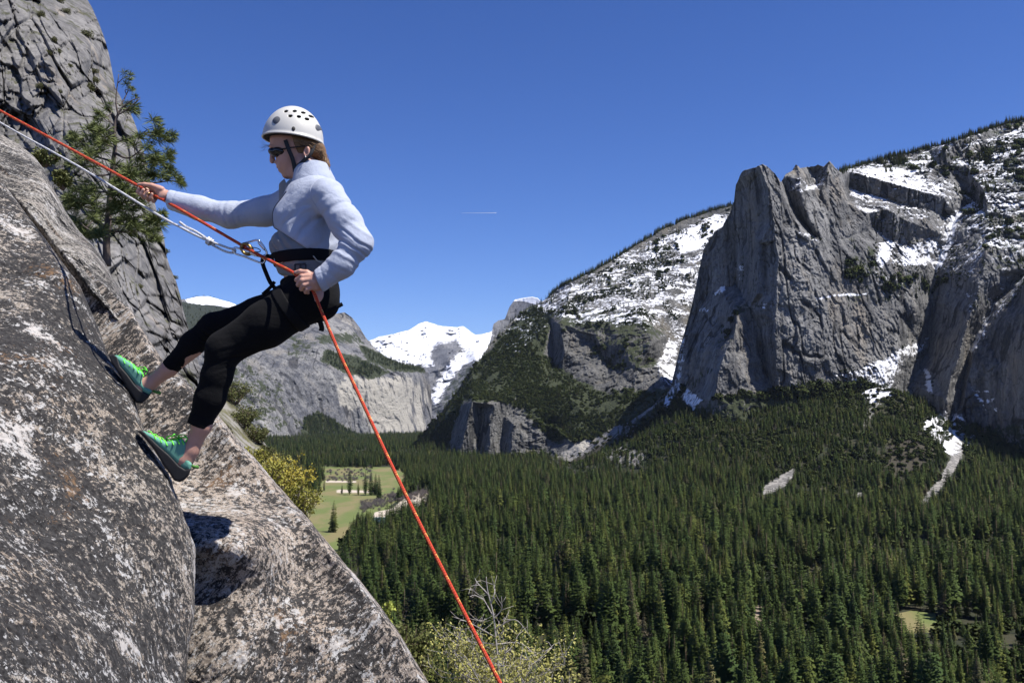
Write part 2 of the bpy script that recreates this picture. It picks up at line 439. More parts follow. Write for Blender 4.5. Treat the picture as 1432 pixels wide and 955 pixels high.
def cliff_noise(a_big, a_block, a_fine, s, seed=0, flute=0.):
    """depth relief of jointed granite: leaning slabs, deep joints and chimneys, ledges, then rough grain"""
    def f(W, PX, PY):
        warp = np.stack([fbm(W, 70 * s, 3, .55, seed + 9 + k) for k in range(3)], -1)
        w = fbm(W, 110 * s, 4, .55, seed) * a_big
        Q = W + warp * 13 * s; Q = Q + np.stack([Q[..., 2] * .16, 0 * Q[..., 0], 0 * Q[..., 0]], -1)
        for sc, sz, am in ((52, 130, 1.0), (22, 60, .55), (9, 22, .30)):
            cid, f1, e, g = worley(Q, (sc * s, sc * s, sz * s), seed + sc)
            tilt = np.floor(cid * 997) % 7 / 3.0 - 1
            w = w + a_block * am * (((cid - .5) * 1.5 + g[..., 0] * tilt * 1.0 + g[..., 2] * .6) * sstep(0, .10, e) + .3 * (1 - sstep(0, .06, e)) * (cid > .5))
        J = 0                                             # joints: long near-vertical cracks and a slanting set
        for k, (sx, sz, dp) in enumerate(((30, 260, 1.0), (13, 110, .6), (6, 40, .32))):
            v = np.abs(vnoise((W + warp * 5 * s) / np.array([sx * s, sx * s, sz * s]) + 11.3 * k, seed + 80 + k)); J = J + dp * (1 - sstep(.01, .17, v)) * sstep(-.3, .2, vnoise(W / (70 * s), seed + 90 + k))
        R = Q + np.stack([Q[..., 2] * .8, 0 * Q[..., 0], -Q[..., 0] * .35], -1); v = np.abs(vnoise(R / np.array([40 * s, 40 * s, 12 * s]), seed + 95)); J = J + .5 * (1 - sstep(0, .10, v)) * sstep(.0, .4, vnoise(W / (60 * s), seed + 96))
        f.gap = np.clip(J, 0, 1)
        if flute: w = w + flute * fbm(W + warp * 15 * s, (26 * s, 26 * s, 300 * s), 4, .6, seed + 40, True)
        return w + J * a_block * 1.0 + fbm(W, 14 * s, 5, .62, seed + 60) * a_fine + a_fine * .6 * fbm(W + warp * 6 * s, (8 * s, 8 * s, 20 * s), 4, .68, seed + 66, True)
    return f

# ---- the big spire and the snowy wall to its right
ARETE = [(1061, 233, 2430), (1073, 262, 2419), (1078, 287, 2410), (1082, 312, 2402), (1086, 337, 2394), (1090, 358, 2388), (1088, 388, 2377), (1087, 419, 2365)]
CH1 = [ARETE,
  [(1086, 244, 2462), (1094, 266, 2452), (1102, 289, 2444), (1111, 308, 2440), (1123, 323, 2440), (1136, 337, 2440), (1146, 352, 2440)],
  [(1090, 246, 2570), (1099, 266, 2570), (1107, 287, 2560), (1116, 303, 2550), (1128, 317, 2535), (1140, 332, 2500)],
  [(1119, 250, 2530), (1121, 268, 2490), (1125, 289, 2478), (1134, 312, 2468), (1146, 332, 2460)],
  [(1062, 341, 2440), (1060, 375, 2425), (1060, 410, 2412)], [(1054, 345, 2500), (1052, 380, 2490), (1050, 410, 2480)], [(1070, 345, 2452), (1071, 380, 2440), (1070, 412, 2425)],
  [(1031, 443, 2425), (1028, 468, 2395), (1016, 490, 2375), (1006, 520, 2350), (1001, 551, 2330), (1005, 572, 2315)],
  [(1086, 450, 2355), (1085, 480, 2345), (1086, 510, 2335), (1090, 541, 2320), (1096, 560, 2310)],
  [(1062, 462, 2450), (1066, 490, 2455), (1072, 520, 2440), (1082, 545, 2395)],
  [(1254, 400, 2535), (1254, 440, 2512), (1256, 500, 2468), (1250, 530, 2438)],
  [(1188, 238, 2745), (1215, 246, 2705), (1247, 258, 2690), (1275, 264, 2695), (1320, 280, 2730)], [(1188, 262, 2765), (1215, 272, 2728), (1240, 280, 2712), (1285, 292, 2715), (1315, 302, 2748)],
  [(1214, 297, 2600), (1245, 296, 2605), (1278, 315, 2625)], [(1222, 320, 2618), (1245, 338, 2625), (1276, 334, 2643)],
  [(1362, 225, 2850), (1373, 262, 2700), (1378, 300, 2610), (1383, 350, 2490), (1370, 400, 2430), (1358, 440, 2405), (1340, 500, 2375), (1325, 560, 2350), (1318, 610, 2335)],
  [(1358, 276, 2800), (1337, 302, 2750), (1326, 331, 2710), (1310, 367, 2680), (1302, 420, 2655), (1299, 470, 2650), (1296, 492, 2645)],
  [(1415, 400, 2500), (1390, 425, 2490), (1375, 452, 2480), (1356, 487, 2470), (1349, 530, 2440), (1342, 570, 2400)],
  [(1160, 228, 2610), (1158, 245, 2585), (1150, 265, 2560)], [(1140, 240, 2680), (1142, 258, 2640), (1146, 266, 2580)], [(1170, 234, 2640), (1178, 262, 2625), (1185, 285, 2590)],
  [(1318, 206, 2880), (1335, 192, 2900), (1347, 190, 2920)], [(1310, 230, 2885), (1330, 238, 2860), (1350, 232, 2850)]]
C1 = [(1030, 255, 2560), (1029, 270, 2590), (1025, 288, 2610), (1023, 308, 2620), (993, 320, 2720), (983, 346, 2745), (977, 380, 2765), (970, 425, 2780), (962, 455, 2785), (950, 490, 2790), (935, 545, 2795), (925, 580, 2795),
  (1050, 262, 2515), (1050, 310, 2525), (1030, 350, 2620), (1030, 400, 2600), (1005, 400, 2680), (1000, 440, 2640), (985, 480, 2600), (990, 520, 2480), (975, 545, 2540), (965, 570, 2520), (1012, 455, 2560),
  (1050, 430, 2450), (1048, 500, 2400), (1045, 540, 2360), (1030, 520, 2352), (1025, 570, 2308), (1060, 552, 2345), (1072, 560, 2340), (1008, 640, 2250), (1090, 640, 2240),
  (1074, 233, 2440), (1115, 229, 2610), (1128, 233, 2640), (1108, 237, 2620), (1195, 232, 2860), (1250, 235, 2850), (1300, 212, 2970), (1400, 182, 3000), (1440, 165, 3010), (1520, 145, 3010), (1270, 245, 2790),
  (1120, 380, 2395), (1150, 430, 2385), (1150, 500, 2352), (1200, 425, 2458), (1222, 480, 2436), (1225, 522, 2408), (1176, 522, 2362), (1130, 530, 2335), (1160, 380, 2440), (1200, 385, 2470), (1165, 345, 2490), (1190, 330, 2530), (1160, 300, 2520), (1175, 370, 2470), (1225, 360, 2530),
  (1285, 355, 2640), (1270, 380, 2580), (1275, 430, 2540), (1285, 480, 2610), (1275, 540, 2570), (1240, 580, 2400), (1160, 640, 2280), (1300, 250, 2790), (1345, 215, 2890),
  (1390, 240, 2760), (1440, 220, 2780), (1440, 280, 2620), (1410, 320, 2560), (1440, 350, 2500), (1400, 380, 2470), (1520, 250, 2650), (1520, 350, 2480), (1440, 380, 2460),
  (1418, 408, 2370), (1394, 432, 2380), (1379, 458, 2388), (1361, 492, 2388), (1354, 533, 2372), (1347, 572, 2345), (1440, 394, 2165), (1440, 440, 2150), (1420, 440, 2255), (1440, 480, 2140), (1400, 520, 2268), (1380, 580, 2320), (1370, 625, 2330), (1440, 560, 2135), (1440, 650, 2135), (1520, 400, 1980), (1520, 520, 1950), (1520, 650, 1930), (1335, 620, 2330), (930, 640, 2600), (1300, 620, 2420)]
S1 = [(918, 590), (928, 560), (938, 540), (950, 490), (960, 455), (968, 425), (976, 385), (984, 348), (1000, 324), (1010, 318), (1019, 300), (1026, 285), (1029, 258), (1036, 243), (1042, 238), (1052, 236), (1060, 232), (1066, 230), (1076, 235), (1084, 243), (1092, 254), (1097, 245), (1108, 238), (1113, 229), (1119, 235), (1130, 233), (1143, 231), (1152, 233), (1160, 226), (1167, 234), (1176, 241), (1195, 233), (1230, 225), (1270, 215), (1310, 205), (1350, 194), (1390, 180), (1432, 168), (1510, 148)]
B1 = [(918, 640), (1000, 640), (1200, 650), (1300, 680), (1510, 720)]
hill_1 = relief('mountain_spire', S1, B1, C1, 640, 460, cliff_noise(8, 8.5, 4.2, .95, 3, 5), M_SENT, 'grey granite spire and snowy wall on the right side of the valley', 2.0, SNOW1, VEG1, chains=CH1, seed=3)

# ---- the wooded ridge with snow slopes behind the spire
CH2 = [[(660, 562, 3090), (652, 600, 3050), (640, 644, 3020)], [(690, 566, 3085), (688, 600, 3040), (684, 647, 2980)], [(720, 596, 3030), (716, 620, 2995), (712, 648, 2950)],
  [(674, 572, 3150), (671, 605, 3125), (668, 646, 3080)], [(704, 580, 3110), (702, 610, 3085), (700, 648, 3040)],
  [(783, 453, 3470), (790, 488, 3395), (786, 516, 3345)], [(771, 452, 3590), (774, 490, 3510), (772, 512, 3450)],
  [(826, 470, 3430), (838, 490, 3375), (852, 507, 3320)], [(832, 468, 3385), (844, 486, 3335), (858, 503, 3285)],
  [(818, 505, 3330), (825, 539, 3160), (847, 547, 3110), (888, 541, 3050)], [(735, 590, 3070), (760, 592, 3050), (781, 598, 3045)], [(743, 640, 2965), (765, 632, 2975), (779, 618, 2995)]]
C2 = [(545, 665, 3650), (560, 650, 3600), (600, 642, 3460), (615, 641, 3370), (630, 600, 3300), (640, 570, 3300), (622, 618, 3360), (700, 660, 2950), (760, 655, 2930), (830, 640, 2830), (900, 580, 2840), (930, 548, 2900),
  (610, 590, 3560), (660, 520, 3560), (700, 470, 3720), (740, 430, 3860), (720, 500, 3450), (690, 540, 3270), (730, 550, 3180), (755, 500, 3420), (760, 540, 3200), (800, 560, 3080), (820, 580, 3010), (870, 572, 2940), (780, 600, 2990), (800, 620, 2920),
  (850, 448, 3440), (895, 443, 3390), (912, 480, 3200), (922, 515, 3100), (870, 480, 3260), (890, 515, 3130), (805, 460, 3450), (810, 500, 3350), (910, 440, 3470), (765, 440, 3680),
  (800, 400, 3780), (850, 410, 3660), (900, 410, 3620), (950, 400, 3650), (900, 340, 3960), (960, 310, 4060), (1000, 295, 4120), (950, 440, 3520), (935, 470, 3420), (926, 500, 3300), (1040, 285, 4120), (1040, 500, 3450), (1040, 640, 2900), (960, 545, 3080), (945, 520, 3240), (870, 360, 3900), (830, 385, 3800), (925, 375, 3790)]
S2 = [(545, 662), (560, 648), (590, 606), (610, 586), (640, 545), (655, 522), (668, 506), (690, 476), (715, 450), (735, 432), (752, 424), (768, 416), (785, 400), (800, 394), (830, 380), (870, 356), (900, 338), (925, 322), (960, 307), (1000, 294), (1040, 284), (1080, 276)]
B2 = [(545, 668), (640, 668), (760, 660), (830, 650), (900, 620), (1080, 620)]
def noise2(W, PX, PY):
    rock = np.clip(cover(PX, PY, [([(615, 645), (640, 575), (690, 560), (785, 590), (780, 650), (640, 655)], 1, 8), ([(750, 505), (770, 450), (920, 460), (925, 540), (850, 555)], 1, 8)]), 0, 1)
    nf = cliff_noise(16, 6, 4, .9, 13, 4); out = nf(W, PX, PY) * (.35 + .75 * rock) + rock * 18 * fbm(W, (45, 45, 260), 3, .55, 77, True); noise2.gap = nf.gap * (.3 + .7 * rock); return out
hill_2 = relief('mountain_ridge', S2, B2, C2, 540, 380, noise2, M_RIDGE, 'wooded ridge with dark cliffs and a speckled snow slope left of the spire', 1.6, SNOW2, VEG2, TALUS, chains=CH2, seed=13)

# ---- the pale arched wall and its dome at the head of the valley
C3 = [(190, 615, 4900), (330, 615, 5200), (400, 617, 5450), (450, 614, 5700), (500, 612, 6000), (560, 606, 6300), (600, 602, 6650), (620, 612, 6900),
      (600, 520, 6900), (585, 520, 6720), (560, 512, 6620), (520, 505, 6420), (470, 500, 6200), (450, 480, 6250), (400, 500, 5950), (330, 500, 5650), (250, 480, 5500), (190, 470, 5200), (597, 560, 6750),
      (482, 437, 7400), (470, 445, 7300), (510, 478, 7250), (490, 470, 7000), (540, 498, 6950), (500, 500, 6500), (350, 540, 5550), (380, 585, 5450), (430, 560, 5800), (400, 455, 6500), (560, 560, 6420), (520, 560, 6180)]
S3 = [(180, 500), (300, 490), (340, 476), (400, 456), (440, 447), (462, 442), (472, 438), (482, 437), (492, 444), (502, 456), (512, 473), (525, 488), (540, 499), (560, 508), (578, 511), (590, 515), (598, 522), (602, 540), (604, 570), (604, 590), (612, 606), (640, 618)]
hill_3 = relief('mountain_arches', S3, [(180, 640), (640, 640)], C3, 420, 200, cliff_noise(50, 9, 10, 2.4, 23, 26), M_ARCH, 'pale arched granite wall under a bare dome at the head of the valley', .7, (), VEG3, PALE3, seed=23)

# ---- far snow mountain, the half dome, and the snow ridge on the left
S4 = [(440, 500), (470, 490), (505, 481), (515, 477), (530, 471), (550, 467), (570, 462), (575, 459), (586, 453), (596, 450), (606, 453), (620, 456), (630, 457), (640, 458), (648, 456), (657, 463), (665, 468), (675, 467), (690, 463), (705, 458), (725, 452), (760, 445), (800, 440)]
C4 = [(440, 500, 13500), (505, 482, 13800), (597, 450, 14500), (645, 456, 14200), (690, 463, 13500), (800, 440, 13500), (550, 500, 12800), (600, 500, 12600), (650, 500, 12300), (620, 480, 13200), (580, 470, 13900), (550, 540, 12000), (620, 520, 12000), (640, 560, 11000), (700, 520, 11500), (610, 610, 10500), (440, 610, 11000), (800, 610, 10500), (668, 500, 11800), (630, 475, 13700), (605, 490, 13100), (628, 500, 12200), (660, 478, 13000)]
SNOW4 = [([(440, 480), (597, 440), (660, 450), (720, 445), (700, 470), (690, 490), (650, 495), (640, 475), (612, 480), (600, 498), (605, 510), (520, 510), (480, 520)], .66, 6),
         ([(600, 555), (625, 510), (640, 495), (662, 488), (692, 470), (690, 500), (650, 510), (625, 540), (610, 570)], .62, 5)]
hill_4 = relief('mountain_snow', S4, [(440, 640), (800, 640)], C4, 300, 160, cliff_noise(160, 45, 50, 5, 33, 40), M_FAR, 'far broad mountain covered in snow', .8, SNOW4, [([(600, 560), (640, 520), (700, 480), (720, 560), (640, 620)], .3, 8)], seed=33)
S5 = [(676, 520), (683, 486), (687, 470), (690, 453), (697, 448), (706, 446), (708, 441), (712, 430), (716, 424), (720, 419), (727, 417.5), (735, 416.2), (745, 415.2), (752, 416.8), (762, 427), (775, 440), (800, 470)]
CH5 = [[(708, 442, 10400), (713, 430, 10380), (717, 424, 10340), (721, 421, 10300), (736, 423, 9900), (750, 427, 9600), (762, 434, 9400)], [(706, 470, 10360), (706, 500, 10300)], [(692, 452, 9800), (694, 480, 9720), (696, 520, 9650)], [(703, 450, 9780), (702, 480, 9720)]]
C5 = [(676, 520, 10000), (684, 480, 9950), (720, 417.5, 10700), (735, 416, 10600), (752, 416.5, 10400), (765, 427, 10000), (780, 440, 9350), (800, 470, 9150), (676, 600, 10000)] + [(x, y, d) for x, d in ((712, 10480), (721, 10420), (736, 10100), (750, 9850), (762, 9700), (780, 9500), (800, 9350)) for y in (475, 520, 600)]
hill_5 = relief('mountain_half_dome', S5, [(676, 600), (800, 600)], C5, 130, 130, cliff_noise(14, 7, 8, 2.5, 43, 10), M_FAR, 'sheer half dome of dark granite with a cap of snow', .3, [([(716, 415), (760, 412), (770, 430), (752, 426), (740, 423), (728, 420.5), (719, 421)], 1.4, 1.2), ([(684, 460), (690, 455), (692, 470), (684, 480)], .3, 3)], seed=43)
S6 = [(150, 440), (200, 428), (240, 420), (262, 418), (275, 415), (290, 414), (305, 418), (325, 424), (350, 436), (380, 450), (430, 470)]
C6 = [(150, 440, 9000), (290, 414, 9500), (430, 470, 9000), (290, 426, 9100), (330, 440, 8700), (250, 440, 8400), (290, 480, 8000), (200, 520, 7500), (400, 520, 7800)]
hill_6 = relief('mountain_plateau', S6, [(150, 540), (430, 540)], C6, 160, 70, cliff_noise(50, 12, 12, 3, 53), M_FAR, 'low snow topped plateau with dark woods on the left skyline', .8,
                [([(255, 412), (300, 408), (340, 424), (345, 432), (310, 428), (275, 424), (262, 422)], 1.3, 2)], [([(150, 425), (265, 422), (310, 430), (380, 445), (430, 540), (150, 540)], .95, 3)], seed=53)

# ================================================================== valley floor: one sheet
GC = [(1000, 592, 2290), (1060, 590, 2260), (1100, 575, 2250), (1140, 552, 2330), (1180, 548, 2350), (1250, 552, 2370), (1300, 590, 2250), (1350, 612, 2235), (1440, 640, 2100), (1560, 660, 1920), (930, 552, 2800), (900, 575, 2780), (850, 630, 2650), (800, 648, 2820),
      (1000, 640, 2000), (1080, 690, 1680), (900, 672, 2080), (1432, 709, 1560), (1200, 700, 1600), (1300, 705, 1540), (1250, 620, 1950), (1150, 626, 1980), (1380, 668, 1860), (980, 616, 2180), (1320, 640, 1870)]
gp = P(*np.array(GC, float).T)
zero = [(x, y, 0.) for x, y in [(-200, 300), (200, 300), (700, 300), (-300, 700), (0, 700), (400, 700), (900, 900), (-300, 1200), (0, 1200), (300, 1250), (600, 1300), (-400, 2000), (0, 2000), (150, 2300), (-600, 3000), (-200, 3000), (-1000, 4500), (-300, 4500), (-1200, 6000), (-500, 6000), (100, 2900), (1600, 1100), (-800, 8000), (1000, 8000), (3000, 6000), (2500, 3000)]]
gall = np.concatenate([gp, np.array(zero)])
_gz = rbf(gall[:, :2], gall[:, 2], .01)
def gz(x, y):
    z = np.maximum(_gz(x, y), 0)
    q = np.stack([x, y, 0 * x], -1)
    return np.where(y > 8500, 0, z * (1 + .25 * fbm(q, 220, 4, .5, 90)) + 1.2 * fbm(q, 60, 3, .5, 91))

MEADOW = [(395, 650), (430, 650), (462, 652), (500, 653), (545, 653), (563, 654), (568, 668), (556, 690), (540, 694), (556, 700), (540, 711), (515, 716), (500, 714), (480, 742), (478, 760), (440, 790), (395, 790)]
SAND = [(566, 696), (590, 688), (604, 690), (598, 702), (575, 712), (552, 722), (522, 724), (524, 716), (548, 711)]
CLEAR = [(1252, 858), (1276, 853), (1308, 858), (1314, 874), (1300, 884), (1262, 886)]
SCARS = TALUS + [([(1062, 690), (1072, 676), (1098, 660), (1112, 654), (1108, 668), (1095, 682), (1078, 690)], 1, 3),
         ([(1283, 708), (1300, 685), (1322, 655), (1330, 640), (1315, 615), (1350, 608), (1345, 640), (1330, 665), (1310, 690), (1292, 710)], 1, 4),
         ([(840, 618), (860, 596), (900, 560), (925, 540), (935, 545), (915, 562), (880, 585), (860, 608)], 1, 4),
         ([(842, 620), (880, 622), (905, 635), (898, 652), (868, 650), (845, 640)], .62, 5), ([(850, 612), (880, 590), (895, 600), (880, 618)], .5, 5),
         ([(1195, 690), (1215, 686), (1218, 694), (1198, 698)], .8, 3), ([(1235, 560), (1215, 590), (1205, 600), (1215, 570)], .7, 4),
         ([(800, 655), (835, 655), (835, 648), (800, 650)], .4, 3)]
BROWN = [([(760, 640), (830, 605), (860, 606), (835, 640), (800, 652)], 1, 6), ([(1240, 620), (1300, 600), (1310, 640), (1260, 680), (1235, 660)], .8, 10)]
BARE = [([(880, 880), (925, 880), (925, 895), (885, 898)], 1, 5), ([(1055, 845), (1085, 845), (1085, 885), (1050, 880)], 1, 6), ([(955, 890), (1000, 900), (1010, 950), (960, 930)], .8, 6), ([(1115, 885), (1150, 900), (1140, 930), (1112, 925)], .9, 6)]

nu, nv = 620, 620
U = np.linspace(-1.05, 1.05, nu); Yv = np.exp(np.linspace(math.log(140), math.log(24000), nv))
UU, YY = np.meshgrid(U, Yv); XX = UU * YY
ZZ = gz(XX, YY); GW = np.stack([XX, YY, ZZ], -1)
gpx, gpy = proj(GW)
near = YY < 4800
meadow = cover(gpx, gpy, [(MEADOW, 1, 3), (CLEAR, 1, 3), ([(478, 742), (500, 712), (540, 709), (575, 715), (560, 740), (520, 775), (470, 830), (430, 830)], .9, 5)]) * near
sand = cover(gpx, gpy, [(SAND, 1, 2), ([(470, 684), (520, 686), (530, 689), (470, 689)], .9, 1.5), ([(455, 671), (500, 672), (500, 675), (455, 675)], .7, 1.5)]) * near
scar = cover(gpx, gpy, SCARS) * (YY < 3200) * (YY > 1200); brown = cover(gpx, gpy, BROWN) * (YY < 3200); bare = cover(gpx, gpy, BARE)
gsnow = cover(gpx, gpy, SNOW1) * (YY > 1400) * (YY < 3000) * (gpy < 645)
water = cover(gpx, gpy, [([(520, 723), (545, 723), (560, 718), (556, 728), (520, 733)], 1, 1.5)]) * near

g = NT('valley_ground'); p = g.pos()
n1 = g.noise(p, .02, 6, .65); n2 = g.noise(p, .25, 4, .7)
c = g.mix(g.step(n1, .42, .62), (.020, .026, .011), (.045, .042, .022))
grass = g.mix(g.step(g.noise(g.mapping(p, (1, .35, 1)), .02, 5, .6), .42, .62), (.125, .155, .045), (.195, .168, .075))
c = g.mix(g.step(g.math('ADD', g.attr('meadow'), g.math('MULTIPLY', g.math('SUBTRACT', n1, .5), .5)), .42, .58), c, grass)
brownc = g.mix(n2, (.030, .028, .016), (.068, .058, .040))
c = g.mix(g.step(g.math('ADD', g.attr('brown'), g.math('MULTIPLY', g.math('SUBTRACT', n1, .5), .8)), .4, .6), c, brownc)
bl = g.voro(p, .16, 'F1', 'Color'); bx = g.new('ShaderNodeSeparateColor'); g.put(bx.inputs[0], bl)
stone = g.mix(bx.outputs[0], (.09, .088, .084), (.30, .285, .262))
c = g.mix(g.step(g.math('ADD', g.attr('scar'), g.math('MULTIPLY', g.math('SUBTRACT', g.noise(p, .05, 6, .7), .5), 1.8)), .42, .56), c, stone)
c = g.mix(g.step(g.math('ADD', g.attr('bare'), g.math('MULTIPLY', g.math('SUBTRACT', n2, .5), 1.2)), .42, .6), c, (.24, .19, .14))
c = g.mix(g.step(g.attr('sand'), .35, .65), c, g.mix(n2, (.42, .36, .28), (.55, .48, .39)))
c = g.mix(g.math('MULTIPLY', g.step(g.math('ADD', g.attr('snow'), g.math('MULTIPLY', g.math('SUBTRACT', g.noise(p, .05, 8, .75), .5), 2.2)), .45, .6), g.step(g.attr('snow'), .05, .15)), c, (.82, .83, .86))
c = g.mix(g.step(g.attr('water'), .4, .6), c, (.05, .10, .10))
M_GROUND = g.done(c, g.step(g.attr('water'), .4, .6, .95, .15), g.bump(n2, .4, 1.2))
i = np.arange(nv - 1)[:, None] * nu; j = np.arange(nu - 1)[None]
gf = np.stack([i + j, i + j + 1, i + nu + j + 1, i + nu + j], -1).reshape(-1, 4)
go = link('valley_floor', mesh_data('valley_floor', GW.reshape(-1, 3), gf, M_GROUND, True,
     dict(meadow=meadow.ravel(), sand=sand.ravel(), scar=scar.ravel(), brown=brown.ravel(), bare=bare.ravel(), snow=gsnow.ravel(), water=water.ravel())))
tag(go, 'flat valley floor with meadow, sand bar and stony slides', None, None, 'structure')

# ================================================================== conifers
def leaf_material(name, a, b, rough=.75, trans=0.):
    n = NT(name); r = n.new('ShaderNodeObjectInfo').outputs['Random']
    q = n.noise(n.coord('Object'), 3.0, 3, .6)
    c = n.mix(n.math('ADD', n.math('MULTIPLY', r, .75), n.math('MULTIPLY', n.math('SUBTRACT', q, .5), .8), True), a, b)
    n.b.inputs['Specular IOR Level'].default_value = .08
    return n.done(c, rough)
def forest_material():
    n = NT('conifer_foliage'); r = n.new('ShaderNodeObjectInfo').outputs['Random']; q = n.noise(n.coord('Object'), 3.0, 3, .6)
    c = n.ramp(r, [(0, (.085, .068, .042)), (.035, (.068, .064, .032)), (.05, (.034, .054, .013)), (.35, (.056, .080, .019)), (.62, (.041, .068, .020)), (.85, (.086, .105, .024)), (.97, (.118, .128, .029)), (1.0, (.125, .112, .046))])
    c = n.mix(n.math('MULTIPLY', q, .45), c, (.040, .056, .014)); n.b.inputs['Specular IOR Level'].default_value = .08
    return n.done(c, .8)
M_CONIFER = forest_material()
M_BARK = plain('bark', (.085, .062, .045), .95)
M_GREYBARK = plain('grey_bark', (.22, .20, .185), .95)

def conifer_mesh(seed, H=1.0, R=.13, base=.12, whorls=26, per=9, shape=1.0, segs=2):
    """unit-height conifer: drooping branch sprays in whorls; z=0 at the base"""
    r = np.random.default_rng(seed); V = []; Fc = []; N = []; k = 0
    lean = r.normal(0, .008, 2); lob = r.uniform(0, 6.28, 3)
    for w in range(whorls):
        t = (w + r.uniform(-.3, .3)) / whorls; t = min(max(t, 0), .985)
        z = base + (1 - base) * t
        rad = R * (1 - t) ** (.8 * shape) * min(1, .5 + 2.0 * t) * r.uniform(.80, 1.12) + .004
        nb = max(5, int(per * (1 - .45 * t))); a0 = r.uniform(0, 6.28)
        for b in range(nb):
            a = a0 + b * 6.283 / nb + r.uniform(-.3, .3)
            L = rad * r.uniform(.62, 1.15) * (1 + .18 * math.sin(a * 2 + lob[0] + t * 9) + .12 * math.sin(a * 3 + lob[1] - t * 14))
            d = np.array([math.cos(a), math.sin(a), 0]); s = np.array([-d[1], d[0], 0])
            droop = r.uniform(.15, .6) * (1.15 - t); lift = .3 * t
            o = np.array([lean[0] * t, lean[1] * t, z]); wd = L * r.uniform(.30, .46) + .003
            for q in range(segs):
                u0, u1 = .15 + .85 * q / segs, .15 + .85 * (q + 1) / segs
                p0 = o + d * L * u0 + np.array([0, 0, (-droop * u0 ** 1.3 + lift * u0) * L])
                p1 = o + d * L * u1 + np.array([0, 0, (-droop * u1 ** 1.3 + lift * u1) * L])
                ww = wd * (1 - .6 * u0) * r.uniform(.7, 1.25); dz = -ww * r.uniform(.3, .9) - .004
                V += [p0, p1, p0 * .35 + p1 * .65 + s * ww + [0, 0, dz], p0 * .35 + p1 * .65 - s * ww + [0, 0, dz]]
                nn = d * .85 + np.array([0, 0, .55]); N += [nn - .2 * d, nn, nn + .5 * s, nn - .5 * s]
                Fc += [(k, k + 1, k + 2), (k, k + 3, k + 1)]; k += 4
    tip = np.array([lean[0], lean[1], 1.0])
    for b in range(4):
        a = b * 1.57 + r.uniform(0, 1); d = np.array([math.cos(a), math.sin(a), 0]) * .006
        V += [tip, tip - [0, 0, .05] + d, tip - [0, 0, .05] - d * .3]; N += [d * 100 + [0, 0, .3]] * 3; Fc.append((k, k + 1, k + 2)); k += 3
    N = np.array(N, float); N /= np.linalg.norm(N, axis=1)[:, None]
    return np.array(V, float), np.array(Fc), N

def soften(me, N):
    """needles catch the light like the outside of the crown they sit on"""
    me.normals_split_custom_set_from_vertices([tuple(x) for x in N])

def trunk_mb(H=.96, r0=.011):
    mb = MB(); z = np.linspace(-.03, H, 7)
    tube(mb, np.stack([0 * z, 0 * z, z], -1), r0 * (1 - .9 * np.clip(z, 0, 1)), 7); return mb

VAR = [dict(R=.165, base=.06, whorls=40, per=12), dict(R=.135, base=.10, whorls=42, per=11), dict(R=.19, base=.05, whorls=36, per=13, shape=1.1),
       dict(R=.15, base=.16, whorls=34, per=11, shape=.8), dict(R=.115, base=.08, whorls=44, per=10), dict(R=.155, base=.30, whorls=32, per=13, shape=.55)]
CROWNS = []; TRUNK = trunk_mb().mesh('conifer_trunk', M_BARK)
for k, v in enumerate(VAR):
    cv, cf, cn = conifer_mesh(100 + k, **v)
    CROWNS.append(mesh_data('conifer_crown', cv, cf, M_CONIFER, True)); soften(CROWNS[-1], cn)
# single-mesh protos (crown + trunk) used by the far forest only
proto_col = bpy.data.collections.new('forest_stock')
def stock(name, V, Fc, mats, trunk=None, idx=None):
    me = mesh_data(name, V, Fc, None, True)
    for m in mats: me.materials.append(m)
    o = bpy.data.objects.new(name, me); proto_col.objects.link(o); return o
for k, v in enumerate(VAR):
    v = dict(v); v['whorls'] = int(v['whorls'] * .72); v['per'] = v['per'] - 2
    cv, cf, cn = conifer_mesh(300 + k, **v)
    tz = np.array([(-.006, 0, -.02), (.006, .003, -.02), (.006, -.003, .9), (-.006, 0, .9), (0, -.007, -.02), (0, .007, .9)])
    cf2 = np.concatenate([cf, np.array([(0, 1, 2), (0, 2, 3), (4, 1, 5), (4, 5, 0)]) + len(cv)])
    me = mesh_data('a%d_conifer' % k, np.concatenate([cv, tz]), cf2, None, True)
    me.materials.append(M_CONIFER); me.materials.append(M_BARK)
    mi = np.zeros(len(me.polygons), np.int32); mi[-4:] = 1; me.polygons.foreach_set('material_index', mi); soften(me, np.concatenate([cn, np.tile([[0, -.7, .7]], (6, 1))]))
    proto_col.objects.link(bpy.data.objects.new('a%d_conifer' % k, me))
# round evergreen oak / brush clump, unit height
def clump_mesh(seed, n=150, leaf=.16):
    r = np.random.default_rng(seed); V = []; Fc = []
    c = r.normal(0, 1, (n, 3)); c /= np.linalg.norm(c, axis=1)[:, None]; c *= (r.random((n, 1)) ** .3) * [.5, .5, .48]
    c[:, 2] += .5; c += r.normal(0, .04, c.shape)
    for k in range(n):
        a, b = r.normal(0, 1, (2, 3)); a /= np.linalg.norm(a); b -= a * (a @ b); b /= np.linalg.norm(b)
        s = leaf * r.uniform(.6, 1.2)
        V += [c[k] + a * s, c[k] + b * s * .7, c[k] - a * s, c[k] - b * s * .7]; Fc.append((4 * k, 4 * k + 1, 4 * k + 2, 4 * k + 3))
    V = np.array(V); N = V - [0, 0, .25]; N /= np.linalg.norm(N, axis=1)[:, None]
    return V, np.array(Fc), N
M_BRUSH = leaf_material('brush_foliage', (.028, .042, .013), (.072, .085, .028))
for k in range(3):
    cv, cf, cn = clump_mesh(400 + k); me = mesh_data('b%d_brush' % k, cv, cf, M_BRUSH, True); soften(me, cn); proto_col.objects.link(bpy.data.objects.new('b%d_brush' % k, me))
